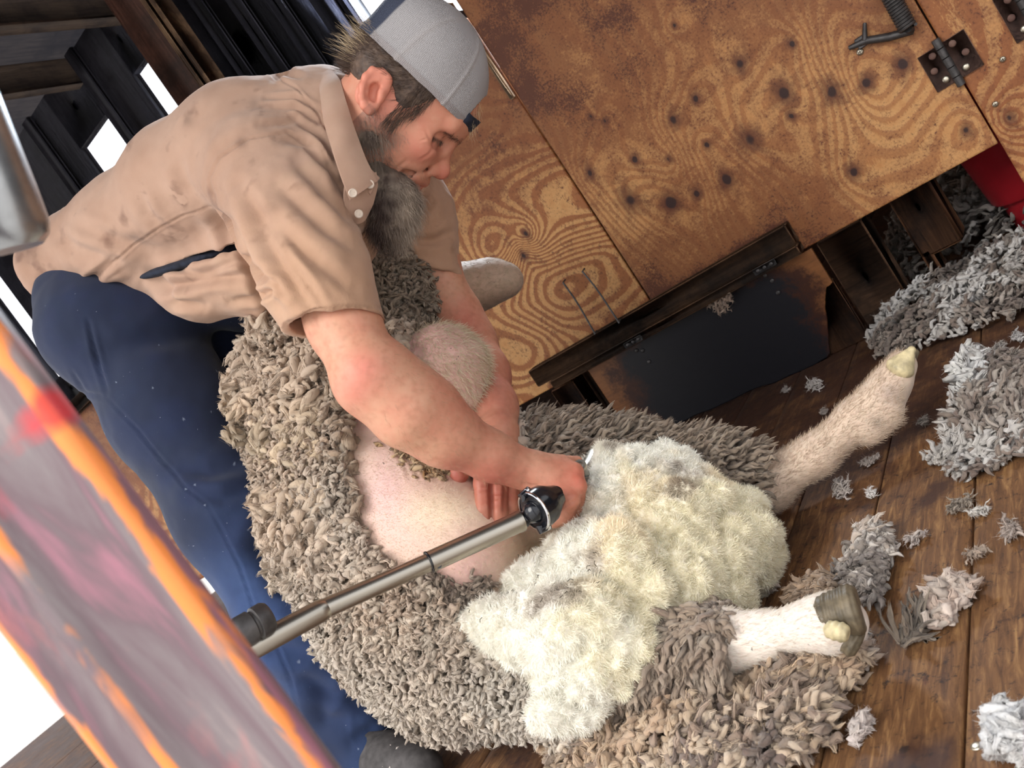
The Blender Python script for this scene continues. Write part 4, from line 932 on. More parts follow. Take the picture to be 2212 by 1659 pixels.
mk('beard', V, Fbd + [q1 + nb, q2 + nb + len(b1)], m_beard, man, attrs={'col': cb})['label'] = 'long brown beard turning grey'
# fine arm hair
R, Nn = sample(Va, Fa, 1500, (proj(Va)[:, 0] > 830).astype(float)); ax_ = nrm(ra_pts[-1] - ra_pts[4]); b1, q1 = ribbons(R, Nn * .3 + ax_ * .8 + rng.normal(size=R.shape) * .3, .010, .0003, 3, None, .2)
M = Mat('arm_hair', .5, .3); mk('arm_hair', b1, q1, M.out((.32, .2, .12)), man)
# ================================================================== WOOL LOCKS
def locks(R, D, N, L, W, col, flat=.6, R_=8, S=8, arch=.25, wob=.2, taper=.55, jit=.16, fuzz=0, fuzzL=.006, fuzzW=.00035, twist=1.0, ns=0, sw=.0009, fray=.35):
    """many individual curled wool locks as one mesh's worth of arrays"""
    n = len(R); L = np.broadcast_to(L, (n,)); W = np.broadcast_to(W, (n,)); D = nrm(D)
    col = np.broadcast_to(col, (n, 3))
    s = nrm(np.cross(D, N) + 1e-6 * rng.normal(size=(n, 3))); b = np.cross(D, s)
    t = np.linspace(0, 1, R_); prof = np.clip(1 - np.abs((t - .42) / (.50 + .09 * (t > .42))) ** 2.6, .02, 1) ** .5 * (1 - taper * t ** 2.2 * .7)
    ph = rng.uniform(0, 6.28, (n, 1)); fr = rng.uniform(2.5, 6, (n, 1)); tt = t[None]
    off1 = wob * W[:, None] * np.sin(ph + fr * tt * 2) * 1.4; off2 = wob * W[:, None] * np.cos(ph * 1.7 + fr * tt * 1.6)
    cen = R[:, None] + D[:, None] * (L[:, None] * tt)[..., None] + N[:, None] * (arch * L[:, None] * np.sin(np.pi * tt * .9))[..., None] * rng.uniform(.1, 1, (n, 1, 1)) \
        + s[:, None] * off1[..., None] + N[:, None] * off2[..., None]
    th = np.linspace(0, 2 * np.pi, S, endpoint=False)[None, None] + (rng.uniform(-1, 1, (n, 1)) * twist * tt)[..., None]
    p1, p2, p3 = rng.uniform(0, 6.28, (3, n, 1, 1)); t3 = tt[..., None]
    rad = W[:, None, None] * .5 * prof[None, :, None] * (1 + jit * .35 * rng.normal(size=(n, R_, S)) + jit * 1.1 * np.sin(2 * th + p1 + 3 * t3) + jit * .8 * np.sin(3 * th + p2 - 4 * t3) + jit * .8 * np.sin(t3 * 9 * rng.uniform(.5, 1.3, (n, 1, 1)) + p3))
    fl = rng.uniform(flat * .7, min(1, flat * 1.35), (n, 1, 1))
    V = cen[:, :, None] + s[:, None, None] * (rad * np.cos(th))[..., None] + b[:, None, None] * (rad * np.sin(th) * fl)[..., None]
    tip = cen[:, -1] + D * (L * .06)[:, None]; base = cen[:, 0]
    V = np.concatenate([V.reshape(n, -1, 3), tip[:, None], base[:, None]], 1); m = R_ * S + 2
    k = np.arange(S); k1 = (k + 1) % S
    q = np.concatenate([np.stack([i * S + k, i * S + k1, (i + 1) * S + k1, (i + 1) * S + k], 1) for i in range(R_ - 1)])
    tr_ = np.concatenate([np.stack([(R_ - 1) * S + k, (R_ - 1) * S + k1, np.full(S, m - 2)], 1), np.stack([k1, k, np.full(S, m - 1)], 1)])
    o = (np.arange(n) * m)[:, None, None]; Q = (q[None] + o).reshape(-1, 4); T = (tr_[None] + o).reshape(-1, 3)
    uv = np.zeros((n, m, 2)); uv[:, :R_ * S, 0] = np.tile(np.abs(np.linspace(-1, 1, S, endpoint=False)), R_)[None] * 1.0 + ph * 3; uv[:, :R_ * S, 1] = np.repeat(t, S)[None]; uv[:, -2, 1] = 1
    C = np.repeat((col * (1 + .10 * rng.normal(size=(n, 1))))[:, None], m, 1)
    V = V.reshape(-1, 3); uv = uv.reshape(-1, 2); C = np.clip(C.reshape(-1, 3), 0, .9)
    if ns:
        # fibres running along each lock and fraying at its tip
        K = 5; ts = np.linspace(0.02, 1.0, K); fi = ts * (R_ - 1); i0 = np.clip(fi.astype(int), 0, R_ - 2); f_ = (fi - i0)[None, :, None]
        cs_ = cen[:, i0] * (1 - f_) + cen[:, i0 + 1] * f_
        pr_ = np.maximum(np.interp(ts, t, prof), .22)
        a0 = rng.uniform(0, 6.28, (n, ns, 1)); dr = rng.uniform(.92, 1.18, (n, ns, 1)); spread = 1 + fray * rng.uniform(0, 1.6, (n, ns, 1)) * ts[None, None] ** 3
        an = a0 + rng.uniform(-.7, .7, (n, 1, 1)) * ts[None, None] + rng.uniform(.1, .45, (n, ns, 1)) * np.sin(ts[None, None] * rng.uniform(8, 20, (n, ns, 1)) + a0 * 3)
        ra_ = W[:, None, None] * .5 * pr_[None, None] * dr * spread
        rd = s[:, None, None] * np.cos(an)[..., None] + b[:, None, None] * (np.sin(an) * fl)[..., None]
        p_ = cs_[:, None] + rd * ra_[..., None] + D[:, None, None] * (L[:, None, None] * rng.uniform(-.10, .14, (n, ns, 1)) * ts[None, None] ** 2)[..., None]
        tg = np.gradient(p_, axis=2); wd = nrm(np.cross(tg, rd)); ww = sw * rng.uniform(.6, 1.5, (n, ns, 1)) * (1 - .6 * ts[None, None] ** 2)
        sv = np.stack([p_ - wd * ww[..., None] / 2, p_ + wd * ww[..., None] / 2], 3)
        ii = np.arange(n * ns * K * 2).reshape(n * ns, K, 2); sq = np.stack([ii[:, :-1, 0], ii[:, :-1, 1], ii[:, 1:, 1], ii[:, 1:, 0]], -1).reshape(-1, 4)
        scol = np.repeat(col[:, None], ns, 1) * (1 + .16 * rng.normal(size=(n, ns, 1))); scol = np.repeat(scol.reshape(-1, 3), K * 2, 0)
        Q = np.concatenate([Q, sq + len(V)]); nv_ = len(sv.reshape(-1, 3)); V = np.concatenate([V, sv.reshape(-1, 3)]); C = np.concatenate([C, np.clip(scol, 0, .92)]); uv = np.concatenate([uv, np.zeros((nv_, 2))])
    if fuzz:
        j = rng.integers(0, n, fuzz); r_ = rng.integers(0, R_, fuzz); c_ = rng.integers(0, S, fuzz); idx = j * m + r_ * S + c_
        p = V[idx]; cc_ = cen[j, r_]; d = nrm(p - cc_) * .8 + D[j] * .5 + rng.normal(size=p.shape) * .35
        fV, fQ = ribbons(p, d, fuzzL * rng.uniform(.4, 1.5, fuzz), fuzzW, 3, None, .5)
        Q = np.concatenate([Q, fQ + len(V)]); V = np.concatenate([V, fV]); C = np.concatenate([C, np.repeat(C[idx], 8, 0)]); uv = np.concatenate([uv, np.zeros((len(fV), 2))])
    return V, Q, T, C, uv
def clumped(R, Nn, D, K, pull=.5, reach=.03):
    """lean each lock towards the tip of the clump it belongs to"""
    c = rng.choice(len(R), K, replace=False); ck = R[c]; best = np.full(len(R), 9.); own = np.zeros(len(R), int)
    for i in range(0, len(R), 2000):
        d = ((R[i:i + 2000, None] - ck[None]) ** 2).sum(-1); own[i:i + 2000] = d.argmin(1)
    tip = ck[own] + nrm(D[c] + Nn[c] * .35)[own] * reach
    return nrm(nrm(D) * (1 - pull) + nrm(tip - R) * pull), own
def furry(V, F, n, colf, L, w, wgt=None, clump=70, lean=.8, grav=.15, seg=3, wob=.35):
    """short dense fibres lying over a lumpy wool surface; widths lie in the surface so they shade softly"""
    R, Nn = sample(V, F, n, wgt); cl = np.stack([vnoise(R, clump, 3), vnoise(R, clump, 19), vnoise(R, clump, 37)], 1)
    D = nrm(Nn * .75 + cl * lean + G_ * grav + rng.normal(size=R.shape) * .22); sd_ = nrm(np.cross(D, Nn) + .25 * rng.normal(size=R.shape))
    v, q = ribbons(R - Nn * .001, D, L * rng.uniform(.5, 1.4, n), w, seg, None, wob, sd_)
    c = np.clip(np.repeat(colf(R, n) * (1 + .04 * rng.normal(size=(n, 1))), (seg + 1) * 2, 0), 0, .95)
    return v, q, np.zeros((0, 3), int), c, np.zeros((len(v), 2))
class Wool:
    def __init__(s): s.V = []; s.Q = []; s.T = []; s.C = []; s.U = []; s.n = 0
    def add(s, V, Q, T, C, U):
        s.V.append(V); s.Q.append(Q + s.n); s.C.append(C); s.U.append(U)
        if len(T): s.T.append(T + s.n)
        s.n += len(V); return s
    def done(s, name, m, par=None):
        F = [np.concatenate(s.Q)] + ([np.concatenate(s.T)] if s.T else [])
        return mk(name, np.concatenate(s.V), F, m, par, True, {'col': np.concatenate(s.C)}, np.concatenate(s.U))
def wool_mat(name, sheen=.25, bump=.0018, amt=.22, sc=1.0, trans=.15, dull=.22):
    M = Mat(name, .95, .08, 0, sheen)
    at = M.n('ShaderNodeAttribute', attribute_name='luv'); mp = M.n('ShaderNodeMapping', {'Vector': at.outputs['Vector'], 'Scale': (5 * sc, 2.2, 1)})
    n1 = M.noise(mp, 3.2, 4, .6, .5); n2 = M.noise(M.obj(), 260, 4, .65); n3 = M.noise(M.obj(), 45, 4, .6)
    c = M.mix(M.ramp(n1, [(.3, amt), (.65, 0)]), M.attr('col').outputs['Color'], (.20, .15, .105))
    c = M.mix(M.ramp(n3, [(.35, dull), (.6, 0)]), c, (.62, .56, .46))
    M.out(c, M.math('ADD', n1, M.math('MULTIPLY', n2, .7)), bump, .7)
    tr_ = M.n('ShaderNodeBsdfTranslucent', {'Color': c}); mx = M.n('ShaderNodeMixShader', {0: trans}); M.nt.links.new(M.b.outputs[0], mx.inputs[1]); M.nt.links.new(tr_.outputs[0], mx.inputs[2])
    M.nt.links.new(mx.outputs[0], M.nt.nodes['Material Output'].inputs['Surface']); return M.m
m_wool = wool_mat('grey_fleece'); m_cream = wool_mat('cream_fleece', .3, .0015, .0, 2, .18, 0)
GREY = s2l((194, 172, 152)); GREY2 = s2l((150, 132, 116)); CREAM = s2l((238, 230, 206)); WHITE = s2l((240, 240, 236)); YEL = s2l((232, 220, 160)); TAN_ = s2l((186, 156, 128)); DKW = s2l((96, 84, 78))
G_ = np.array([0, 0, -1.])
# ================================================================== THE SHEEP
core = chain([P(825, 560, 1.63), P(800, 660, 1.60), P(738, 850, 1.55), P(812, 1085, 1.50), P(912, 1260, 1.44), P(985, 1372, 1.38)], [.078, .112, .157, .170, .165, .140], .05)
core += chain([P(740, 760, 1.50), P(860, 860, 1.46)], [.10, .09], .05)                     # shoulder and brisket
core += chain([P(840, 1050, 1.42), P(960, 1210, 1.36), P(1040, 1330, 1.34)], [.12, .125, .10], .05)   # belly
core += chain([P(1010, 1120, 1.50), P(1150, 1080, 1.50), P(1250, 1040, 1.47)], [.13, .12, .10], .05)
thA = [P(1150, 1090, 1.48), P(1350, 1050, 1.47), P(1540, 1040, 1.46), P(1650, 1050, 1.445)]; thAr = [.12, .085, .062, .044]
thB = [P(1110, 1400, 1.30), P(1300, 1455, 1.21), P(1450, 1425, 1.13), P(1560, 1385, 1.06)]; thBr = [.10, .080, .062, .040]
shA = [P(1660, 1045, 1.445), P(1760, 985, 1.43), P(1850, 905, 1.42), P(1900, 868, 1.415), P(1926, 828, 1.413), P(1948, 790, 1.412)]; shAr = [.040, .0315, .030, .033, .027, .024]
shB = [P(1560, 1385, 1.06), P(1650, 1375, 1.03), P(1740, 1352, .99), P(1790, 1345, .972), P(1815, 1343, .967)]; shBr = [.034, .0275, .0245, .031, .030]
core += chain(thA, thAr, .04) + chain(shA, shAr, .02) + chain(thB, thBr, .04) + chain(shB, shBr, .015)
core += [rc(P(1880, 930, 1.41), .024, P(1915, 900, 1.405), .022, .02)]      # dewclaw bulge
fl1 = [P(700, 640, 1.78), P(860, 645, 1.76), P(985, 632, 1.72), P(1060, 608, 1.70), P(1098, 606, 1.69)]
core += chain(fl1, [.075, .062, .052, .038, .029], .04)
fl2 = [P(800, 880, 1.47), P(900, 830, 1.44), P(955, 775, 1.43), P(985, 790, 1.42), P(1000, 850, 1.42)]
core += chain(fl2, [.07, .062, .052, .046, .040], .03)
core += chain([P(800, 560, 1.68), P(760, 520, 1.74), P(700, 520, 1.84)], [.08, .085, .06], .04)   # head tucked away behind his arm
Vsh, Fsh = sdf_mesh(core, .0042)
Nsh = vnormals(Vsh, Fsh); ps = proj(Vsh); px2 = ps[:, :2]
SKIN_POLY = [(770, 865), (800, 850), (880, 905), (960, 960), (1020, 975), (1110, 1000), (1150, 1070), (1215, 1120), (1240, 1160), (1180, 1215), (1120, 1290), (1060, 1325), (985, 1330), (985, 1290), (930, 1262), (870, 1235), (810, 1175), (775, 1110), (760, 1020), (758, 930)]
FL2_POLY = [(880, 735), (925, 690), (1000, 690), (1075, 740), (1090, 830), (1070, 930), (960, 900), (890, 830)]
c0 = np.tile(s2l((212, 182, 166)), (len(Vsh), 1))
c0 = colmix(c0, s2l((206, 148, 150)), np.clip(.5 + .9 * fbm(Vsh, 7, 3, 1), 0, .8)); c0 = colmix(c0, s2l((236, 226, 196)), np.clip(.05 + 1.3 * fbm(Vsh, 6, 3, 7), 0, .9))
def pspot(px, py, r, c, a, ry=None):
    global c0
    d = ((px2[:, 0] - px) / r) ** 2 + ((px2[:, 1] - py) / (ry or r)) ** 2; c0 = colmix(c0, s2l(c), a * np.exp(-d))
ns = .6 + .8 * fbm(Vsh, 40, 3, 3)
pspot(870, 960, 60, (120, 92, 60), .0); 
patch = lambda p: np.exp(-(polydist(p, [(845, 900), (885, 965), (930, 1005), (968, 1005)])[0] / 36) ** 2)
c0 = colmix(c0, s2l((140, 104, 62)), np.clip(1.2 * patch(px2) * ns, 0, 1))
pspot(960, 1100, 110, (238, 226, 194), .75, 55); pspot(1010, 1230, 75, (214, 168, 164), .7, 60); pspot(1130, 1180, 60, (222, 190, 150), .6, 40); pspot(830, 1060, 60, (220, 180, 184), .7, 90); pspot(1040, 1080, 60, (230, 214, 190), .6, 60)
legw = np.maximum(sstep(px2[:, 0], 1600, 1680), sstep(px2[:, 0], 1530, 1580) * (px2[:, 1] > 1250)); c0 = colmix(c0, s2l((214, 194, 172)), legw)
c0 = colmix(c0, s2l((232, 224, 212)), legw * (px2[:, 1] > 1200)); c0 = colmix(c0, s2l((112, 100, 84)), .85 * (np.exp(-(((px2[:, 0] - 1835) / 34) ** 2 + ((px2[:, 1] - 1318) / 34) ** 2))))
pspot(1925, 850, 26, (120, 110, 112), .5); pspot(1895, 912, 16, (96, 88, 84), .5)
fm = inpoly(px2, [(970, 540), (1160, 560), (1160, 690), (960, 700)]) & (ps[:, 2] > 1.6)
c0[fm] = s2l((158, 138, 116)); c0 = colmix(c0, s2l((134, 110, 90)), fm * .8 * sstep(px2[:, 1] + .3 * px2[:, 0], 940, 990))
wool0 = ~(inpoly(px2, SKIN_POLY) & (ps[:, 2] < 1.52)) & ~((px2[:, 0] > 1640) | ((px2[:, 0] > 1545) & (px2[:, 1] > 1250)) | fm) & ~(inpoly(px2, FL2_POLY) & (ps[:, 2] < 1.52))
c0 = colmix(c0, s2l((150, 134, 118)), wool0 * .95)
Vsk = Vsh + Nsh * (.0016 * fbm(Vsh, 22, 3) + .0006 * fbm(Vsh, 120, 2))[:, None]
for i, o_ in enumerate(range(0, 90, 18)):   # wrinkles of skin beneath the brisket
    Vsk = crease(Vsk, Nsh, px2, facing(Vsh, Nsh), [(800 + o_, 880 + o_ * .1), (850 + o_ * .9, 960 + o_ * .3), (890 + o_, 1040)], 4.5, .0022)
M = Mat('shorn_skin', .6, .3, 0, .2); nn = M.noise(M.obj(), 320, 4, .65); n4 = M.noise(M.obj(), 90, 4, .7)
M.b.inputs['Subsurface Weight'].default_value = .1; M.b.inputs['Subsurface Radius'].default_value = (.012, .006, .004); M.b.inputs['Subsurface Scale'].default_value = .5
sk = M.mix(M.ramp(n4, [(.4, .25), (.65, 0)]), M.attr('col').outputs['Color'], s2l((214, 176, 160))); sk = M.mix(M.ramp(M.noise(M.obj(), 150, 2, .4), [(.74, 0), (.79, .7)]), sk, s2l((70, 52, 44)))
m_sksh = M.out(sk, nn, .0012, .6)
sheep = mk('sheep', Vsk, Fsh, m_sksh, attrs={'col': c0})
tag(sheep, 'woolly merino sheep sat on its rump with shorn pink belly and legs stretched out', 'sheep')
# ---- where the long fleece grows
def on_legs(V):
    p = proj(V); return (p[:, 0] > 1640) | ((p[:, 0] > 1545) & (p[:, 1] > 1250)) | ((p[:, 0] > 955) & (p[:, 0] < 1200) & (p[:, 1] < 700) & (p[:, 2] > 1.6))
skinm = inpoly(px2, SKIN_POLY) & (ps[:, 2] < 1.52); fl2m = inpoly(px2, FL2_POLY) & (ps[:, 2] < 1.52)
legm = on_legs(Vsh); neckm = (px2[:, 1] < 720) & (px2[:, 0] > 770)
wt = (~skinm & ~fl2m & ~legm).astype(float)
shift = facing(Vsh, Nsh)
wt = wt * np.where(shift, 1.0, .35)
# trunk fleece
side = (px2[:, 0] > 1130) & (px2[:, 1] < 1240) | (px2[:, 0] > 1300)
CREAM_POLY = [(985, 1335), (1110, 1290), (1180, 1200), (1240, 1110), (1260, 1040), (1330, 980), (1420, 960), (1480, 1020), (1560, 1050), (1640, 1120), (1670, 1180), (1660, 1260), (1600, 1310), (1440, 1330), (1370, 1400), (1330, 1480), (1290, 1550), (1220, 1555), (1170, 1480), (1100, 1390)]
crm = inpoly(px2, CREAM_POLY) & shift
trunk = wt * (~side) * (~neckm) * (~crm)
n = 6200
R, Nn = sample(Vsh, Fsh, n, trunk); pr = proj(R)
# clumps: locks lean together in bands
flow = nrm(np.stack([fbm(R, 9, 2, 1), fbm(R, 9, 2, 31), fbm(R, 9, 2, 61)], 1) + 1e-6)
lowb = sstep(pr[:, 1], 1050, 1400)[:, None]
D = nrm(Nn * (.30 + .25 * lowb) + G_ * .5 + flow * .55 + rng.normal(size=R.shape) * .16)
big = fbm(R, 16, 2, 5); cc = colmix(np.tile(GREY, (n, 1)), s2l((220, 208, 192)), np.clip(.25 + 1.2 * fbm(R, 6, 2, 8), 0, .9)); 
low = sstep(pr[:, 1], 1080, 1350); cc = colmix(cc, s2l((212, 200, 184)), .6 * low)  # lower fleece coloured paler in place of the stronger daylight there
near_skin = np.exp(-(polydist(pr[:, :2], [(770, 700), (765, 860), (750, 960), (760, 1080), (810, 1180)])[0] / 45) ** 2)
cc = colmix(cc, s2l((140, 114, 88)), .6 * near_skin * (pr[:, 1] < 1120)); cc = colmix(cc, s2l((204, 184, 144)), .35 * np.exp(-((pr[:, 1] - 960) / 110) ** 2) * (pr[:, 0] < 700))
D, own = clumped(R, Nn, D, 620, .5, .034); cc = cc * (1 + .10 * np.random.default_rng(5).normal(size=(620, 1)))[own]
Rr = R + Nn * (.004 + .012 * np.clip(big, -.5, 1))[:, None]
szf = 1 - .38 * low
wl_ = Wool(); wl_.add(*locks(Rr, D, Nn, .035 * rng.uniform(.55, 1.35, n) * szf, .0195 * rng.uniform(.5, 1.4, n) * szf, cc, .75, 8, 8, .25, .3, .6, .05, 12000, .007, .0004, 1.0, 15, .0011, .3))
# fine surface crimp between the clumps
n = 6500; R, Nn = sample(Vsh, Fsh, n, trunk * shift); D = nrm(Nn * .6 + G_ * .5 + rng.normal(size=R.shape) * .4); pr = proj(R)
cc = colmix(np.tile(GREY, (n, 1)), s2l((214, 206, 194)), np.clip(.4 + 1.2 * fbm(R, 6, 2, 8), 0, .9)); cc = colmix(cc, s2l((130, 110, 90)), .5 * np.exp(-(polydist(pr[:, :2], [(770, 700), (765, 860), (750, 960), (760, 1080)])[0] / 45) ** 2))
wl_.add(*locks(R + Nn * .015, D, Nn, .015 * rng.uniform(.6, 1.4, n), .0085 * rng.uniform(.6, 1.4, n), cc, .8, 6, 6, .3, .3, .5, .1, 4000, .006, .00035, 1.0, 6, .0011, .6))
wl_.done('fleece', m_wool, sheep)['label'] = 'thick grey-brown fleece of the back and flank'
# neck wool: short tight curls
n = 3200; wn = wt * neckm * (px2[:, 1] < 740); R, Nn = sample(Vsh, Fsh, n, wn + 1e-9); D = nrm(Nn * .8 + G_ * .3 + rng.normal(size=R.shape) * .45)
cc = colmix(np.tile(s2l((140, 122, 104)), (n, 1)), s2l((168, 152, 134)), rng.random(n)); pr = proj(R); cc = colmix(cc, WHITE, .8 * np.exp(-((pr[:, 1] - 500) / 22) ** 2))
Wool().add(*locks(R, D, Nn, .022 * rng.uniform(.6, 1.4, n), .009 * rng.uniform(.6, 1.3, n), cc, .8, 7, 6, .3, .5, .5, .12, 6000, .006, .0004, 1.0, 9, .0010, .6)).done('neck_wool', m_wool, sheep)['label'] = 'short brown curly neck wool'
# hind leg wool: leaf-like flattened staples pointing along the leg
def legwool(axis_pts, n, w, name, base, dirk, lab, extra=0):
    R, Nn = sample(Vsh, Fsh, n, w); A = nrm(axis_pts[-1] - axis_pts[0]); D = nrm(A * dirk[0] + Nn * dirk[1] + G_ * dirk[2] + rng.normal(size=R.shape) * .2); D, _o = clumped(R, Nn, D, n // 9, .4, .03)
    cc = colmix(np.tile(base, (n, 1)), s2l((172, 154, 134)), .6 * rng.random(n)); cc = colmix(cc, DKW, .5 * (rng.random(n) < .12))
    return Wool().add(*locks(R + Nn * .003, D, Nn, .030 * rng.uniform(.6, 1.3, n), .0095 * rng.uniform(.6, 1.35, n), cc, .5, 8, 7, .35, .18, .75, .08, 5000, .005, .0004, 1.0, 10, .0010, .35)).done(name, m_wool, sheep)
wa = (side & ~legm & ~crm & ~skinm & (px2[:, 1] < 1240) & (px2[:, 0] > 1130)).astype(float) * np.where(shift, 1, .4)
o = legwool(thA, 2600, wa, 'leg_wool', s2l((150, 132, 116)), (.45, .45, .1), ''); o['label'] = 'brown-grey wool of the far hind leg'
wb = ((~legm | ((px2[:, 0] < 1560) & (px2[:, 1] > 1250))) & ~skinm & ~crm & (px2[:, 1] > 1240) & (px2[:, 0] > 1300)).astype(float) * np.where(shift, 1, .4)
o = legwool(thB, 2800, wb, 'leg_wool', s2l((158, 138, 122)), (-.25, .5, .75), ''); o['label'] = 'brown-grey leaf-shaped wool of the near hind leg'
# short hair on the shanks, on the shorn skin and on the folded knee
def shorthair(w, n, L, wd, A, lean, base, var, name, jitter=.3, m=None, cfun=None):
    R, Nn = sample(Vsk, Fsh, n, w); D = Nn * (1 - lean) + A * lean + rng.normal(size=R.shape) * jitter
    V, Q = ribbons(R, D, L * rng.uniform(.5, 1.3, n), wd, 3, A * .2, .15); cc = colmix(np.tile(base, (n, 1)), var, rng.random(n)); cc = cc if cfun is None else cfun(R, cc); cc = np.repeat(cc, 8, 0)
    return Wool().add(V, Q, np.zeros((0, 3), int), cc, np.zeros((len(V), 2))).done(name, m_wool, sheep)
lA = (legm & (px2[:, 0] > 1620) & (px2[:, 1] < 1150)).astype(float) * (px2[:, 0] < 1950); lB = ((px2[:, 1] > 1250) & (px2[:, 0] > 1535) & (px2[:, 0] < 1805)).astype(float)
shorthair(lA, 9000, .009, .0007, nrm(shA[-1] - shA[0]), .6, s2l((214, 194, 172)), s2l((190, 166, 142)), 'shank_hair', .25)
shorthair(lB, 7000, .006, .0006, nrm(shB[-1] - shB[0]), .75, s2l((234, 228, 216)), s2l((214, 200, 184)), 'shank_hair', .18)
shorthair(fm.astype(float) + 1e-9, 2500, .004, .0006, nrm(fl1[-1] - fl1[1]), .8, s2l((162, 142, 120)), s2l((140, 118, 98)), 'foreleg_hair', .12)
o = shorthair(fl2m.astype(float) + 1e-9, 7000, .016, .0008, nrm(np.array([.2, -.1, -.9])), .55, s2l((226, 214, 188)), s2l((204, 186, 152)), 'knee_hair', .3)
o['label'] = 'long cream hair on the folded front knee'
stub = (skinm).astype(float) * np.clip(.25 + 1.2 * fbm(Vsh, 6, 3, 7) + .5 * np.exp(-(polydist(px2, [(830, 900), (900, 970), (970, 1000), (1040, 990)])[0] / 45) ** 2), .12, 1)
shorthair(stub, 16000, .0032, .0005, G_, .25, s2l((238, 228, 204)), s2l((222, 200, 170)), 'stubble', .4, None, lambda R, c: colmix(c, s2l((138, 100, 58)), np.clip(1.1 * patch(proj(R)[:, :2]) * (.6 + .8 * fbm(R, 40, 3, 3)), 0, 1)))
# brisket / edge curls beside the shorn skin
n = 700; w = np.exp(-(polydist(px2, [(850, 915), (890, 965), (930, 998), (962, 1000)])[0] / 24) ** 2) * skinm; R, Nn = sample(Vsh, Fsh, n, w + 1e-12)
cc = colmix(np.tile(s2l((150, 108, 66)), (n, 1)), s2l((222, 190, 146)), rng.random(n))
Wool().add(*locks(R - Nn * .003, nrm(Nn + rng.normal(size=R.shape) * .5), Nn, .009 * rng.uniform(.5, 1.2, n), .009 * rng.uniform(.6, 1.3, n), cc, .8, 6, 6, .2, .4, .3, .2, 4000, .004, .0004)).done('brisket_wool', m_wool, sheep)
n = 300; w = np.exp(-(polydist(px2, [(900, 1235), (950, 1262), (1005, 1300), (1035, 1262), (1015, 1325)])[0] / 12) ** 2) * (ps[:, 2] < 1.5) * shift; R, Nn = sample(Vsh, Fsh, n, w + 1e-12)
cc = colmix(np.tile(s2l((150, 132, 118)), (n, 1)), s2l((190, 172, 156)), rng.random(n))
Wool().add(*locks(R - Nn * .002, nrm(Nn + G_ * .3 + rng.normal(size=R.shape) * .5), Nn, .018 * rng.uniform(.5, 1.2, n), .009 * rng.uniform(.6, 1.3, n), cc, .8, 6, 6, .2, .4, .4, .1, 2000, .004, .0004, 1.0, 12, .0009, .6)).done('loose_tufts', m_wool, sheep)
# ---- hooves
m_hoof = simple('horn', (.52, .44, .26), .45, 0, .45, 60, .6, .001); m_hoofd = simple('dark_horn', (.12, .095, .06), .5, 0, .5, 70, .6, .001)
def claw(a, ra, b, rb, m, lab=None, flat=.8):
    a = P(*a); b = P(*b); V, F = sdf_mesh([rc(a, ra, b, rb, .01)], .0015); N = vnormals(V, F); V = V + N * (.0008 * fbm(V, 60, 3))[:, None]
    o = mk('hoof', V, F, m, sheep)
    if lab: o['label'] = lab
claw((1946, 792, 1.396), .023, (1969, 757, 1.385), .007, m_hoof, 'pale horn hoof claw'); claw((1946, 790, 1.425), .022, (1976, 762, 1.425), .007, m_hoofd)
def flatclaw(a, ra, b, rb, m, ex, lab=None, sq=None):
    a = P(*a); b = P(*b); n_ = nrm(b - a); c_ = b + n_ * ex
    V, F = sdf_mesh([rc(a, ra, b, rb, .01)] + (sq or []), .0013, clip=lambda X, d: -smin(-d, -((X - c_) @ n_).astype(np.float32), .006))
    N = vnormals(V, F); V = V + N * (.0009 * fbm(V, 50, 3) + .0006 * np.sin(((V - a) @ n_) * 900))[:, None]; o = mk('hoof', V, F, m, sheep)
    if lab: o['label'] = lab
flatclaw((1800, 1325, .958), .024, (1838, 1318, .950), .0285, m_hoofd, .010, 'dark muddy hoof claw')
flatclaw((1815, 1368, .956), .017, (1843, 1383, .950), .0185, m_hoofd, .008)
flatclaw((1800, 1362, .928), .0105, (1824, 1368, .921), .0105, m_hoof, .004, 'cream dewclaw')
# ---- cream belly fleece falling away from the blades
bf = [rc(P(1345, 1060, 1.33), .070, P(1430, 1040, 1.37), .055, .05), rc(P(1300, 1130, 1.29), .055, P(1480, 1160, 1.30), .090, .05), rc(P(1480, 1170, 1.30), .088, P(1575, 1190, 1.29), .058, .05),
      rc(P(1320, 1240, 1.22), .075, P(1500, 1240, 1.24), .075, .05), rc(P(1200, 1290, 1.23), .050, P(1330, 1290, 1.17), .070, .05), rc(P(1150, 1345, 1.21), .036, P(1280, 1370, 1.12), .060, .05),
      rc(P(1040, 1345, 1.235), .022, P(1160, 1360, 1.18), .036, .04), rc(P(1270, 1400, 1.10), .056, P(1240, 1500, 1.08), .038, .05), rc(P(1560, 1110, 1.34), .045, P(1620, 1200, 1.31), .032, .04),
      rc(P(1400, 1310, 1.14), .035, P(1560, 1270, 1.18), .035, .04)]
Vb_, Fb_ = sdf_mesh(bf, .0028, clip=lambda X, d: np.maximum(d, .003 - X[:, 2].astype(np.float32)))
Nb_ = vnormals(Vb_, Fb_)
lump = np.abs(fbm(Vb_, 9, 2, 3)) ** .8 * .040 + np.abs(vnoise(Vb_, 30, 9)) * .018 + np.abs(vnoise(Vb_, 64, 5)) * .009 + np.abs(vnoise(Vb_, 130, 15)) * .0045 - .016
Vb2 = Vb_ + Nb_ * lump[:, None]
def creamcol(R, n):
    c = colmix(np.tile(s2l((251, 247, 236)), (n, 1)), s2l((248, 234, 190)), np.clip(-.05 + 1.4 * fbm(R, 8, 3, 2), 0, .42)); c = colmix(c, s2l((240, 220, 188)), np.clip(1.4 * fbm(R, 12, 3, 17) - .3, 0, .5))
    k = np.clip(3.2 * fbm(R, 13, 3, 41) - 1.3, 0, .8); return colmix(c, s2l((128, 108, 88)), k)
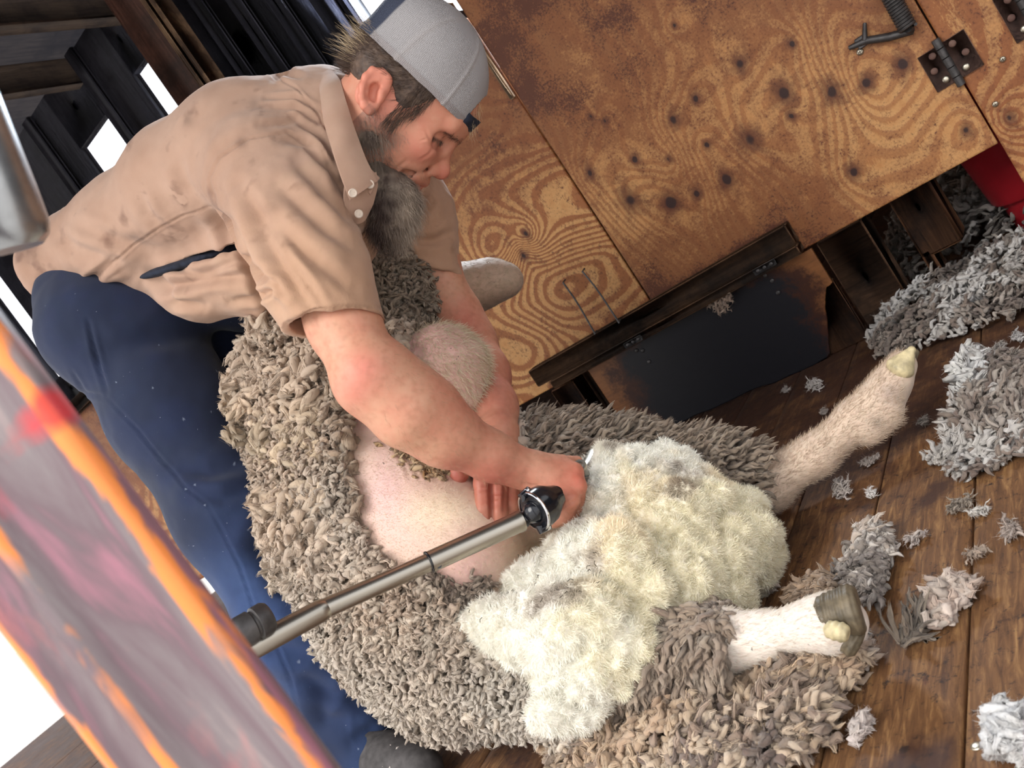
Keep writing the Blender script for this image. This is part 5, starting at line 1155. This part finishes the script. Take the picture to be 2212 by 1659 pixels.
cb_ = creamcol(Vb_, len(Vb_)); W_ = Wool(); W_.add(Vb2, Fb_[0], Fb_[1] if len(Fb_) > 1 else np.zeros((0, 3), int), cb_, np.zeros((len(Vb2), 2)))
W_.add(*furry(Vb2, Fb_, 180000, creamcol, .0075, .0009, facing(Vb2, vnormals(Vb2, Fb_)) * .85 + .15, 75, .75, .15, 2))
o = W_.done('belly_fleece', m_cream, sheep); o['label'] = 'cream white belly fleece peeling away in a fluffy mass'
# small bits of chaff on the cream wool
m_chaff = simple('chaff', (.05, .04, .025), .8)
q_ = MB()
R, Nn = sample(Vb2, Fb_, 26, (facing(Vb_, Nb_) * inpoly(proj(Vb_)[:, :2], [(1000, 1260), (1300, 1200), (1450, 1250), (1300, 1360), (1000, 1360)])).astype(float))
for p, nn in zip(R, Nn):
    d = nrm(np.cross(nn, rng.normal(size=3))) * rng.uniform(.003, .009); q_.tube([p + nn * .008, p + nn * .010 + d * .5 + rng.normal(size=3) * .001, p + nn * .008 + d], .0005, 5)
o = q_.done('chaff', m_chaff, sheep); o['kind'] = 'stuff'
# ================================================================== HANDPIECE
m_tube = Mat('brushed_steel', .33, .5, 1.0); m_tube = m_tube.out((.40, .37, .32))
m_blk = simple('black_gloss', (.012, .013, .017), .16, .2, .2, 60, .1, .0003, .6); m_chr = simple('chrome', (.62, .63, .66), .12, 1, .05, 60, .05, .0002)
t = empty('shearing_handpiece', P(1190, 1060, 1.2), 'powered shearing handpiece with long steel drive tube held in the right hand', 'shears')
A0, A1, A2, A3 = P(1128, 1124, 1.165), P(926, 1215, 1.11), P(705, 1313, 1.05), P(470, 1440, .975)
b = MB(); b.prof(A1, A0, [(0, .0125), (0.001, .0140), (.02, .0143), (.93, .0143), (.95, .0150), (.99, .0150), (1.0, .0135)], 48); b.done('sleeve_tube', m_tube, t, True)
b = MB(); b.prof(A2, A1, [(0, .0122), (1.02, .0122)], 48); b.done('inner_tube', m_tube, t, True)
b = MB(); b.prof(A3, A2, [(0, .0142), (.93, .0142), (.97, .0138), (1.0, .0124)], 48); b.done('lower_tube', m_tube, t, True)
b = MB(); d_ = nrm(A0 - A1); b.prof(A1 - d_ * .001, A1 + d_ * .0018, [(0, .0135), (.2, .0152), (.8, .0152), (1, .0143)], 40); b.done('tube_ring', m_blk, t, True)
p = P(948, 1222, 1.104); b = MB(); b.prof(p, p - ray(948, 1222) * .001, [(0, .0036), (1, .0036)], 18); b.done('slot_hole', m_blk, t, True)
ax = nrm(P(1205, 1078, 1.20) - P(1132, 1128, 1.16)); C1 = P(1160, 1100, 1.165)
b = MB(); b.prof(C1 - ax * .006, C1 + ax * .040, [(0, .0265), (.03, .0285), (.25, .0290), (.5, .0275), (.75, .021), (1, .016)], 48)
b.prof(C1 - ax * .0065, C1 + ax * .012, [(0, .0262), (.02, .0236), (.6, .018), (1, .004)][::1], 40); b.done('elbow_cup', m_blk, t, True)
b = MB(); b.prof(A0 - d_ * .001, A0 + d_ * .018, [(0, .0105), (.3, .0112), (.4, .0085), (.7, .0085), (1, .012)], 36); V_, F_ = sdf_mesh([sph(C1 - ax * .004, .0165, .01), rc(A0 + d_ * .012, .008, C1, .010, .008)], .0013)
b.done('shaft_neck', m_blk, t, True); mk('ball_joint', V_, F_, m_blk, t)
e1 = nrm(up - ax * ax.dot(up)); e2 = np.cross(ax, e1)
for s in (-1, 1):
    pvt = C1 + ax * .0 + nrm(np.array(P(1133, 1072, 1.165) - P(1168, 1135, 1.165))) * .0275 * s
    lg = nrm(pvt - C1); b = MB(); b.prof(pvt - lg * .006, pvt + lg * .0045, [(0, .0062), (.75, .0062), (1, .0045)], 20); b.done('pivot_screw', m_chr, t, True)
    b = MB(); b.tube([C1 + lg * .021 - ax * .010, C1 + lg * .0255 - ax * .012 + 0 * ax, pvt + ax * .004], [.0055, .006, .006], 12); b.done('fork_arm', m_blk, t, True)
b = MB(); th = np.linspace(-2.2, 2.2, 40); b.tube([C1 - ax * .006 + .0275 * (np.cos(a) * e1 + np.sin(a) * e2) for a in np.linspace(0, 2 * np.pi, 60)], .0021, 8, False); b.done('cup_rim', m_chr, t, True)
b = MB(); b.prof(P(1190, 1080, 1.205), P(1258, 1022, 1.285), [(0, .0165), (.2, .018), (.5, .0175), (.9, .015), (1, .012)], 40); b.done('barrel', m_blk, t, True)
kb = P(1258, 1024, 1.275); kt = P(1252, 1006, 1.25); kax = nrm(kt - kb)
b = MB(); b.prof(kb - kax * .02, kt + kax * .002, [(0, .0098), (.75, .0098), (.8, .0104), (.95, .0104), (1, .0092)], 32); b.prof(kt + kax * .002, kt + kax * .003, [(0, .0062), (.5, .006), (1, .003)], 24); b.done('tension_knob', m_tube, t, True)
cb1 = P(1262, 1030, 1.30); b = MB(); cax = nrm(P(1300, 990, 1.36) - cb1); b.tube([cb1, cb1 + cax * .03, cb1 + cax * .055], [.014, .018, .024], 20); b.done('comb_head', m_tube, t, True)
# dark coupling knob at the near end
p = P(545, 1352, .985); b = MB(); a_ = nrm(P(600, 1325, 1.0) - P(520, 1372, .97)); b.prof(p - a_ * .020, p + a_ * .022, [(0, .017), (.1, .019), (.45, .019), (.5, .0165), (.56, .0165), (.6, .0195), (.9, .0195), (1, .017)], 36); b.done('coupling_knob', m_rust, t, True)
# ================================================================== FOREGROUND POST AND PIPE
def painted():
    M = Mat('weathered_paint', .45, .4); v = M.obj((14, 14, 1.6)); n = M.noise(v, 2.2, 5, .6, .8); n2 = M.noise(M.obj((6, 6, 1.2)), 5, 5, .6, .4)
    e = M.attr('tone').outputs['Fac']
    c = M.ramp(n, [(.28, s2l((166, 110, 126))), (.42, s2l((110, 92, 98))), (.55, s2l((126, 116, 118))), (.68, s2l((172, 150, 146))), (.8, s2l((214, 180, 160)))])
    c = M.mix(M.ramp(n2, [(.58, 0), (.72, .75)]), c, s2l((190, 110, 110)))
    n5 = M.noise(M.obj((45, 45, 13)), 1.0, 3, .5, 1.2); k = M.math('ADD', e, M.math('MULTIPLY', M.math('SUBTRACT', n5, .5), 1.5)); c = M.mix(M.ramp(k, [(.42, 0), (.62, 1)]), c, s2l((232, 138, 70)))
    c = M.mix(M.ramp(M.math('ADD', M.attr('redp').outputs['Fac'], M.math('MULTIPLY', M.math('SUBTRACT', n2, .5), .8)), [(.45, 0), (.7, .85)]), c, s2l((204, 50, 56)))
    return M.out(c, n, .003, .6)
m_paint = painted()
pR = P(370, 1170, .40); pL = P(112, 1540, .40)   # right and left silhouettes
axv = np.array([0, 0, 1.]); wdir = nrm((pR - pL) - axv * (pR - pL)[2]); dpt = np.cross(axv, wdir); dpt = dpt if dpt @ fw > 0 else -dpt
wid = abs((pR - pL) @ wdir)
cR = pR.copy(); cR[2] = 0
prof_ = []
for s, dd in [(.004, .012), (.0055, .003), (.009, 0), (.013, 0), (.019, .002), (.035, .004), (.050, .0035), (wid * .62, .003), (wid * .66, -.001), (wid * .72, -.001), (wid * .75, .004), (wid * .9, .005), (wid * .94, .002), (wid, .006), (wid - .004, .03), (.03, .045), (.012, .03)]: prof_.append(cR - wdir * s + dpt * dd)
prof_ = np.array(prof_); nv = len(prof_); zs = np.linspace(-.75, 2.05, 440)
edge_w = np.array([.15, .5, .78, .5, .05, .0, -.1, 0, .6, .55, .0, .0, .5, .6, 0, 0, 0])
V = []; tone = []; redp = []
for z in zs:
    wv_ = fbm(np.stack([prof_[:, 0] * 30, prof_[:, 1] * 30, np.full(nv, z * 6)], 1), 1.0, 2) * .0022
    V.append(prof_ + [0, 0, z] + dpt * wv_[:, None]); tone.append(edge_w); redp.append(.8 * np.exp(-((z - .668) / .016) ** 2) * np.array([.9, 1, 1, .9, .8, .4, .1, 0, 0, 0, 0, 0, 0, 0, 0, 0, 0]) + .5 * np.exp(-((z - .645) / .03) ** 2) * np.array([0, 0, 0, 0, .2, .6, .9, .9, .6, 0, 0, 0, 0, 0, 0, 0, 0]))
V = np.concatenate(V); k = np.arange(nv); k1 = (k + 1) % nv
Q = np.concatenate([np.stack([i * nv + k, i * nv + k1, (i + 1) * nv + k1, (i + 1) * nv + k], 1) for i in range(len(zs) - 1)])
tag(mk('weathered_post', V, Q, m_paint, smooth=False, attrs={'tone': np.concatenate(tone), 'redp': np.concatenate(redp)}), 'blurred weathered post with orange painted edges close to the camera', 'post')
m_pipe = simple('galvanised_steel', (.42, .44, .46), .3, .9, .25, 25, .3, .0005)
e0 = P(62, 500, .55); e1_ = P(-93, 115, .53); a_ = nrm(e1_ - e0)
t = empty('steel_pipe', e0, 'blurred shiny steel pipe end hanging at the left edge of the photo', 'pipe')
b = MB(); b.prof(e0 - a_ * .012 - rt * .014, e0 + a_ * .6 - rt * .014, [(0, .018), (.008, .0235), (.02, .026), (.06, .0265), (1, .0265)], 48); b.prof(e0 + a_ * .58 - rt * .014, e0 + a_ * ((2.052 - e0[2]) / a_[2]) - rt * .014, [(0, .0262), (1, .0262)], 32); b.done('pipe_shaft', m_pipe, t, True)
# ================================================================== LOOSE WOOL ON THE FLOOR
def heap(name, polys, n, hgt, L, W, cols, label, cat='wool', group=None, z0=0, flat=.7, fuzz=6, up_=.35, white=0, taper=.25, kind=None, wob=.22, yoff=None):
    """a heap of cut locks filling a floor region outlined by floor points"""
    poly = np.array([atZ(x, y, z0)[:2] for x, y in polys]); lo, hi = poly.min(0), poly.max(0); pts = np.zeros((0, 2))
    while len(pts) < n:
        c = rng.uniform(lo, hi, (n * 3, 2)); c = c[inpoly(c, poly)]; dd = polydist(c, list(poly) + [poly[0]])[0]; c = c[dd > min(L * .22, .3 * np.sqrt((hi - lo).prod()) * .5)]; pts = np.concatenate([pts, c])
    pts = pts[:n]; de = polydist(pts, list(poly) + [poly[0]])[0]; rr = max(.012, np.sqrt(max(1e-6, (hi - lo).min())) * .12)
    z0_ = 0; h = hgt * np.clip(de / rr, 0.05, 1) ** .6 * (.55 + .45 * (1 + fbm(np.column_stack([pts, pts[:, 0] * 0]), 18, 2)) )
    z = z0 + .006 + h * rng.random(n) ** .55
    R = np.column_stack([pts, z]); N = nrm(np.column_stack([rng.normal(size=(n, 2)) * .5, np.ones(n)]))
    fl = fbm(R, 9, 2, 4) * 5; D = np.column_stack([np.cos(fl), np.sin(fl), rng.uniform(-.1, up_, n)]) + rng.normal(size=(n, 3)) * .45
    cl = np.array([s2l(c) for c in cols]); w = np.clip((fbm(R, 11, 3, 13) * 1.3 + .5) * len(cl) + rng.normal(size=n) * .5, 0, len(cl) - 1).astype(int)
    V, Q, T, C, U = locks(R, D, N, L * rng.uniform(.5, 1.4, n), W * rng.uniform(.5, 1.4, n), cl[w], flat, 7, 6, .14, wob, taper, .1, int(n * fuzz * .5), .006, .0004, 1.0, 8, .0011, .7)
    V[:, 2] = np.maximum(V[:, 2], z0 + .0015)
    o = Wool().add(V, Q, T, C, U).done(name, m_wool); tag(o, label, cat, group, kind)
    return o
BR = [(186, 158, 132), (204, 178, 150), (160, 138, 122), (214, 192, 168), (130, 112, 104)]
GR = [(112, 100, 96), (140, 126, 118), (170, 160, 152), (128, 112, 104), (200, 196, 192)]
DG = [(110, 106, 104), (140, 134, 130), (84, 80, 78), (190, 188, 186)]
heap('wool_heap', [(1195, 1659), (1240, 1610), (1330, 1590), (1430, 1570), (1455, 1535), (1510, 1505), (1590, 1462), (1650, 1440), (1760, 1412), (1850, 1405), (1878, 1440), (1855, 1500), (1800, 1530), (1828, 1560), (1800, 1620), (1700, 1680), (1500, 1760), (1250, 1740)],
     4000, .050, .024, .0112, BR, 'large heap of beige-brown wool locks on the floor below the near hind leg', fuzz=9)
heap('wool_heap', [(1990, 1010), (2050, 990), (2050, 930), (2085, 890), (2090, 820), (2150, 800), (2212, 790), (2330, 800), (2330, 960), (2212, 1000), (2150, 1020), (2085, 1040)],
     2400, .045, .021, .0085, GR, 'grey wool heap with a white lump at the right edge of the floor', fuzz=9)
heap('wool_heap', [(2092, 830), (2140, 800), (2165, 815), (2150, 860), (2125, 915), (2092, 910), (2080, 870)], 420, .075, .018, .012, [(244, 244, 242), (232, 232, 230)], 'bright white wool lump on the grey heap at the right edge', fuzz=20, wob=.6)
heap('wool_heap', [(1880, 770), (1900, 715), (1960, 660), (2010, 640), (2100, 600), (2212, 540), (2330, 470), (2330, 640), (2212, 690), (2100, 730), (1990, 765), (1930, 790)],
     2700, .06, .021, .0092, GR + [(216, 214, 212)], 'long ridge of grey and white wool in front of the gap under the wall', fuzz=8)
heap('wool_heap', [(1920, 620), (1930, 520), (1960, 440), (2050, 400), (2212, 380), (2330, 300), (2330, 470), (2212, 540), (2080, 590), (1980, 620)],
     2300, .12, .030, .011, DG, 'dark grey wool piled in the gap behind the wall', fuzz=6)
heap('wool_heap', [(1720, 1320), (1750, 1275), (1800, 1255), (1860, 1270), (1870, 1300), (1820, 1330), (1760, 1340)], 340, .03, .022, .010, [(188, 160, 134), (170, 144, 120)], 'sandy wool tuft behind the near hind shank', fuzz=8)
heap('wool_heap', [(1820, 1240), (1850, 1190), (1875, 1150), (1870, 1118), (1885, 1118), (1895, 1150), (1955, 1180), (1945, 1220), (1935, 1290), (1905, 1330), (1850, 1310), (1805, 1280)],
     620, .035, .024, .0095, [(186, 170, 158), (206, 192, 180), (222, 214, 206), (150, 140, 134)], 'curly pale wool tuft with a thin tail standing right of the near hoof', fuzz=9)
heap('wool_heap', [(2015, 1330), (2050, 1280), (2085, 1275), (2120, 1305), (2080, 1335), (2060, 1380), (2020, 1378)], 170, .022, .020, .013, [(206, 184, 170), (216, 200, 188)], 'small knobbly cream wool tuft on the open floor, dark stalk attached', fuzz=10, taper=.2)
heap('wool_heap', [(1932, 1410), (1985, 1350), (2020, 1335), (2022, 1370), (1985, 1410), (1965, 1425)], 70, .012, .03, .006, [(100, 90, 82), (140, 126, 112)], 'dark stringy wool stalk beside the knobbly cream tuft', fuzz=10)
heap('wool_heap', [(1842, 1605), (1850, 1575), (1872, 1565), (1880, 1585), (1860, 1610), (1845, 1620)], 46, .012, .014, .009, [(222, 210, 204)], 'lone pale wool flake below the big beige heap', fuzz=16)
heap('wool_heap', [(2150, 1600), (2175, 1560), (2212, 1570), (2260, 1590), (2260, 1640), (2180, 1650)], 230, .03, .018, .011, [(246, 246, 246)], 'bright white wool puff in the lower right corner', fuzz=30, wob=.6)
heap('wool_heap', [(1870, 1400), (1880, 1425), (1872, 1455), (1850, 1450), (1845, 1420)], 60, .022, .016, .012, [(212, 196, 184)], 'pale wool curl just below the near hoof', fuzz=10)
heap('wool_heap', [(1655, 1265), (1672, 1262), (1672, 1280), (1655, 1290)], 22, .012, .014, .008, [(196, 180, 168)], 'tiny wool scrap against the rim of the cream fleece', fuzz=10)
sm = [((1765, 835), 20, 'white wool wisp on dark boards under the hatch', (226, 220, 216)), ((1818, 1068), 26, 'curled wool wisp right of the far hind leg', (200, 190, 184)), ((1886, 1077), 12, 'small round white wool puff near the curled wisp', (232, 228, 226)),
      ((1882, 1006), 18, 'thin slanting wool strand near the far hock', (196, 184, 176)), ((2000, 915), 11, 'faint wool wisp between the far hoof and the right heap', (170, 160, 152)), ((2078, 1096), 26, 'flat grey wool strand on the right boards', (160, 146, 132)),
      ((2118, 1112), 16, 'white wool knot beside the flat grey strand', (226, 222, 216)), ((1986, 1165), 20, 'slim slanted white wool sliver on mid floor', (220, 208, 202)), ((2112, 1202), 18, 'thin light wool thread beside the floor joint', (186, 166, 150)),
      ((2190, 1150), 26, 'pointed wool tuft at the right edge of the floor', (196, 180, 170)), ((1700, 845), 9, 'speck of wool at the foot of the hatch', (190, 182, 176)), ((2160, 760), 16, 'small grey wool bit between the two right heaps', (170, 164, 160)), ((2200, 735), 16, 'small white wool bit at the right edge', (206, 204, 204)), ((1780, 895), 9, 'dim wool speck below the white wisp', (176, 166, 160)),
      ((1872, 1380), 8, 'white wool bead beside the near hoof', (232, 226, 220)), ((1938, 905), 9, 'wool speck right of the far fetlock', (176, 168, 160))]
for (c, r, lab, colr) in sm:
    a = rng.uniform(-1, 0); x, y = c; el_ = 1.5 if 'strand' in lab or 'sliver' in lab or 'thread' in lab else 1.0; h2 = .35 if el_ > 1 else .75
    ca, sa = np.cos(-.45), np.sin(-.45)
    poly = [(x + r * el_ * np.cos(t_) * ca - r * h2 * np.sin(t_) * sa, y + r * el_ * np.cos(t_) * sa + r * h2 * np.sin(t_) * ca) for t_ in np.linspace(0, 6.28, 9)[:-1]]
    heap('wool_tuft', poly, int(10 + r * 1.6), .004, .00050 * r + .003, .0032, [colr], lab, fuzz=14, wob=.5)
# wool behind the hands, against the studs
heap('wool_heap', [(1105, 1000), (1110, 930), (1150, 920), (1215, 945), (1260, 960), (1290, 985), (1260, 1010), (1180, 1020)], 500, .12, .022, .009, GR, 'grey wool caught between the wall studs and the sheep', fuzz=10, z0=0)
# torn scrap hanging from the hatch
t = P(1560, 655, atY(1560, 655, YW - .04) @ fw - CAM @ fw); t = atY(1560, 650, YW - .03)
R = t + rng.normal(size=(60, 3)) * [.016, .004, .009]; D = rng.normal(size=(60, 3)) * [1, .3, .8] - [0.2, 0, .5]; V, Q, T, C, U = locks(R, D, np.tile([0, -1., 0], (60, 1)), .022 * rng.uniform(.5, 1.3, 60), .006, s2l((182, 156, 138)), .5, 7, 6, .2, .4, .5, .2, 500, .008, .0004)
tag(Wool().add(V, Q, T, C, U).done('wool_scrap', m_wool), 'torn wool and hide scrap snagged on the hatch edge', 'scrap')
p = P(985, 1352, 1.2)
heap('wool_tuft', [(205, 960), (225, 958), (232, 975), (212, 985)], 12, .01, .01, .006, [(226, 222, 220)], 'white wool speck left of the trousers by the post', fuzz=14)
# ================================================================== CAMERA AND LIGHT
cd = bpy.data.cameras.new('camera'); cam = bpy.data.objects.new('camera', cd); COL.objects.link(cam)
from mathutils import Matrix
Rm = Matrix(((rt[0], up[0], -fw[0]), (rt[1], up[1], -fw[1]), (rt[2], up[2], -fw[2])))
cam.matrix_world = Matrix.Translation(CAM) @ Rm.to_4x4()
cd.sensor_width = 36; cd.lens = 36 * FP / 2212; cd.clip_start = .02
cd.dof.use_dof = True; cd.dof.focus_distance = 1.4; cd.dof.aperture_fstop = 9
SC.camera = cam
w = bpy.data.worlds.new('world'); SC.world = w; w.use_nodes = True; nt = w.node_tree
bg = nt.nodes['Background']
tc = nt.nodes.new('ShaderNodeTexCoord'); sp = nt.nodes.new('ShaderNodeSeparateXYZ'); nt.links.new(tc.outputs['Generated'], sp.inputs[0])
rp = nt.nodes.new('ShaderNodeValToRGB'); rp.color_ramp.elements[0].position = .45; rp.color_ramp.elements[0].color = (1, .95, .88, 1)
rp.color_ramp.elements[1].position = .6; rp.color_ramp.elements[1].color = (.95, .96, 1.0, 1)
mr = nt.nodes.new('ShaderNodeMapRange'); mr.inputs[1].default_value = -1; nt.links.new(sp.outputs[2], mr.inputs[0]); nt.links.new(mr.outputs[0], rp.inputs[0]); nt.links.new(rp.outputs[0], bg.inputs['Color'])
bg.inputs['Strength'].default_value = 1.7
def area(name, loc, target, size, power, color):
    l = bpy.data.lights.new(name, 'AREA'); l.energy = power; l.color = color; l.size = size[0]; l.shape = 'RECTANGLE'; l.size_y = size[1]
    o = bpy.data.objects.new(name, l); COL.objects.link(o); o.location = loc
    from mathutils import Vector
    o.rotation_euler = (Vector(target) - Vector(loc)).to_track_quat('-Z', 'Y').to_euler(); return o
# sun from outside, low over the open side
s = bpy.data.lights.new('sun', 'SUN'); s.energy = 2.6; s.angle = math.radians(36); s.color = (1, .95, .88)
so = bpy.data.objects.new('sun', s); COL.objects.link(so)
from mathutils import Vector
so.rotation_euler = (Vector((-1.0, 1.1, .25)) - Vector((-1.35, -1.0, 2.2))).to_track_quat('-Z', 'Y').to_euler()
# daylight coming through the window behind the shearer's head
area('window_daylight', (-1.2, YW + .35, 1.75), (-.9, 1.1, .8), (.5, .5), 70, (.8, .9, 1))
vs = SC.view_settings; SC.display_settings.display_device = 'sRGB'
vs.view_transform = 'Standard'; vs.look = 'None'; vs.gamma = 1; vs.use_curve_mapping = False; vs.exposure = .08

SC.cycles.debug_use_compact_bvh = True; SC.cycles.debug_use_spatial_splits = False
SC.cycles.use_denoising = True; SC.cycles.denoiser = 'OPENIMAGEDENOISE'; SC.cycles.denoising_input_passes = 'RGB_ALBEDO'; SC.cycles.denoising_prefilter = 'NONE'; SC.cycles.denoising_quality = 'FAST'
# release the big working arrays before rendering
import gc
for _k in list(globals()):
    if isinstance(globals()[_k], (np.ndarray, list, tuple, Wool, MB)) and not _k.startswith('__'): del globals()[_k]
gc.collect()
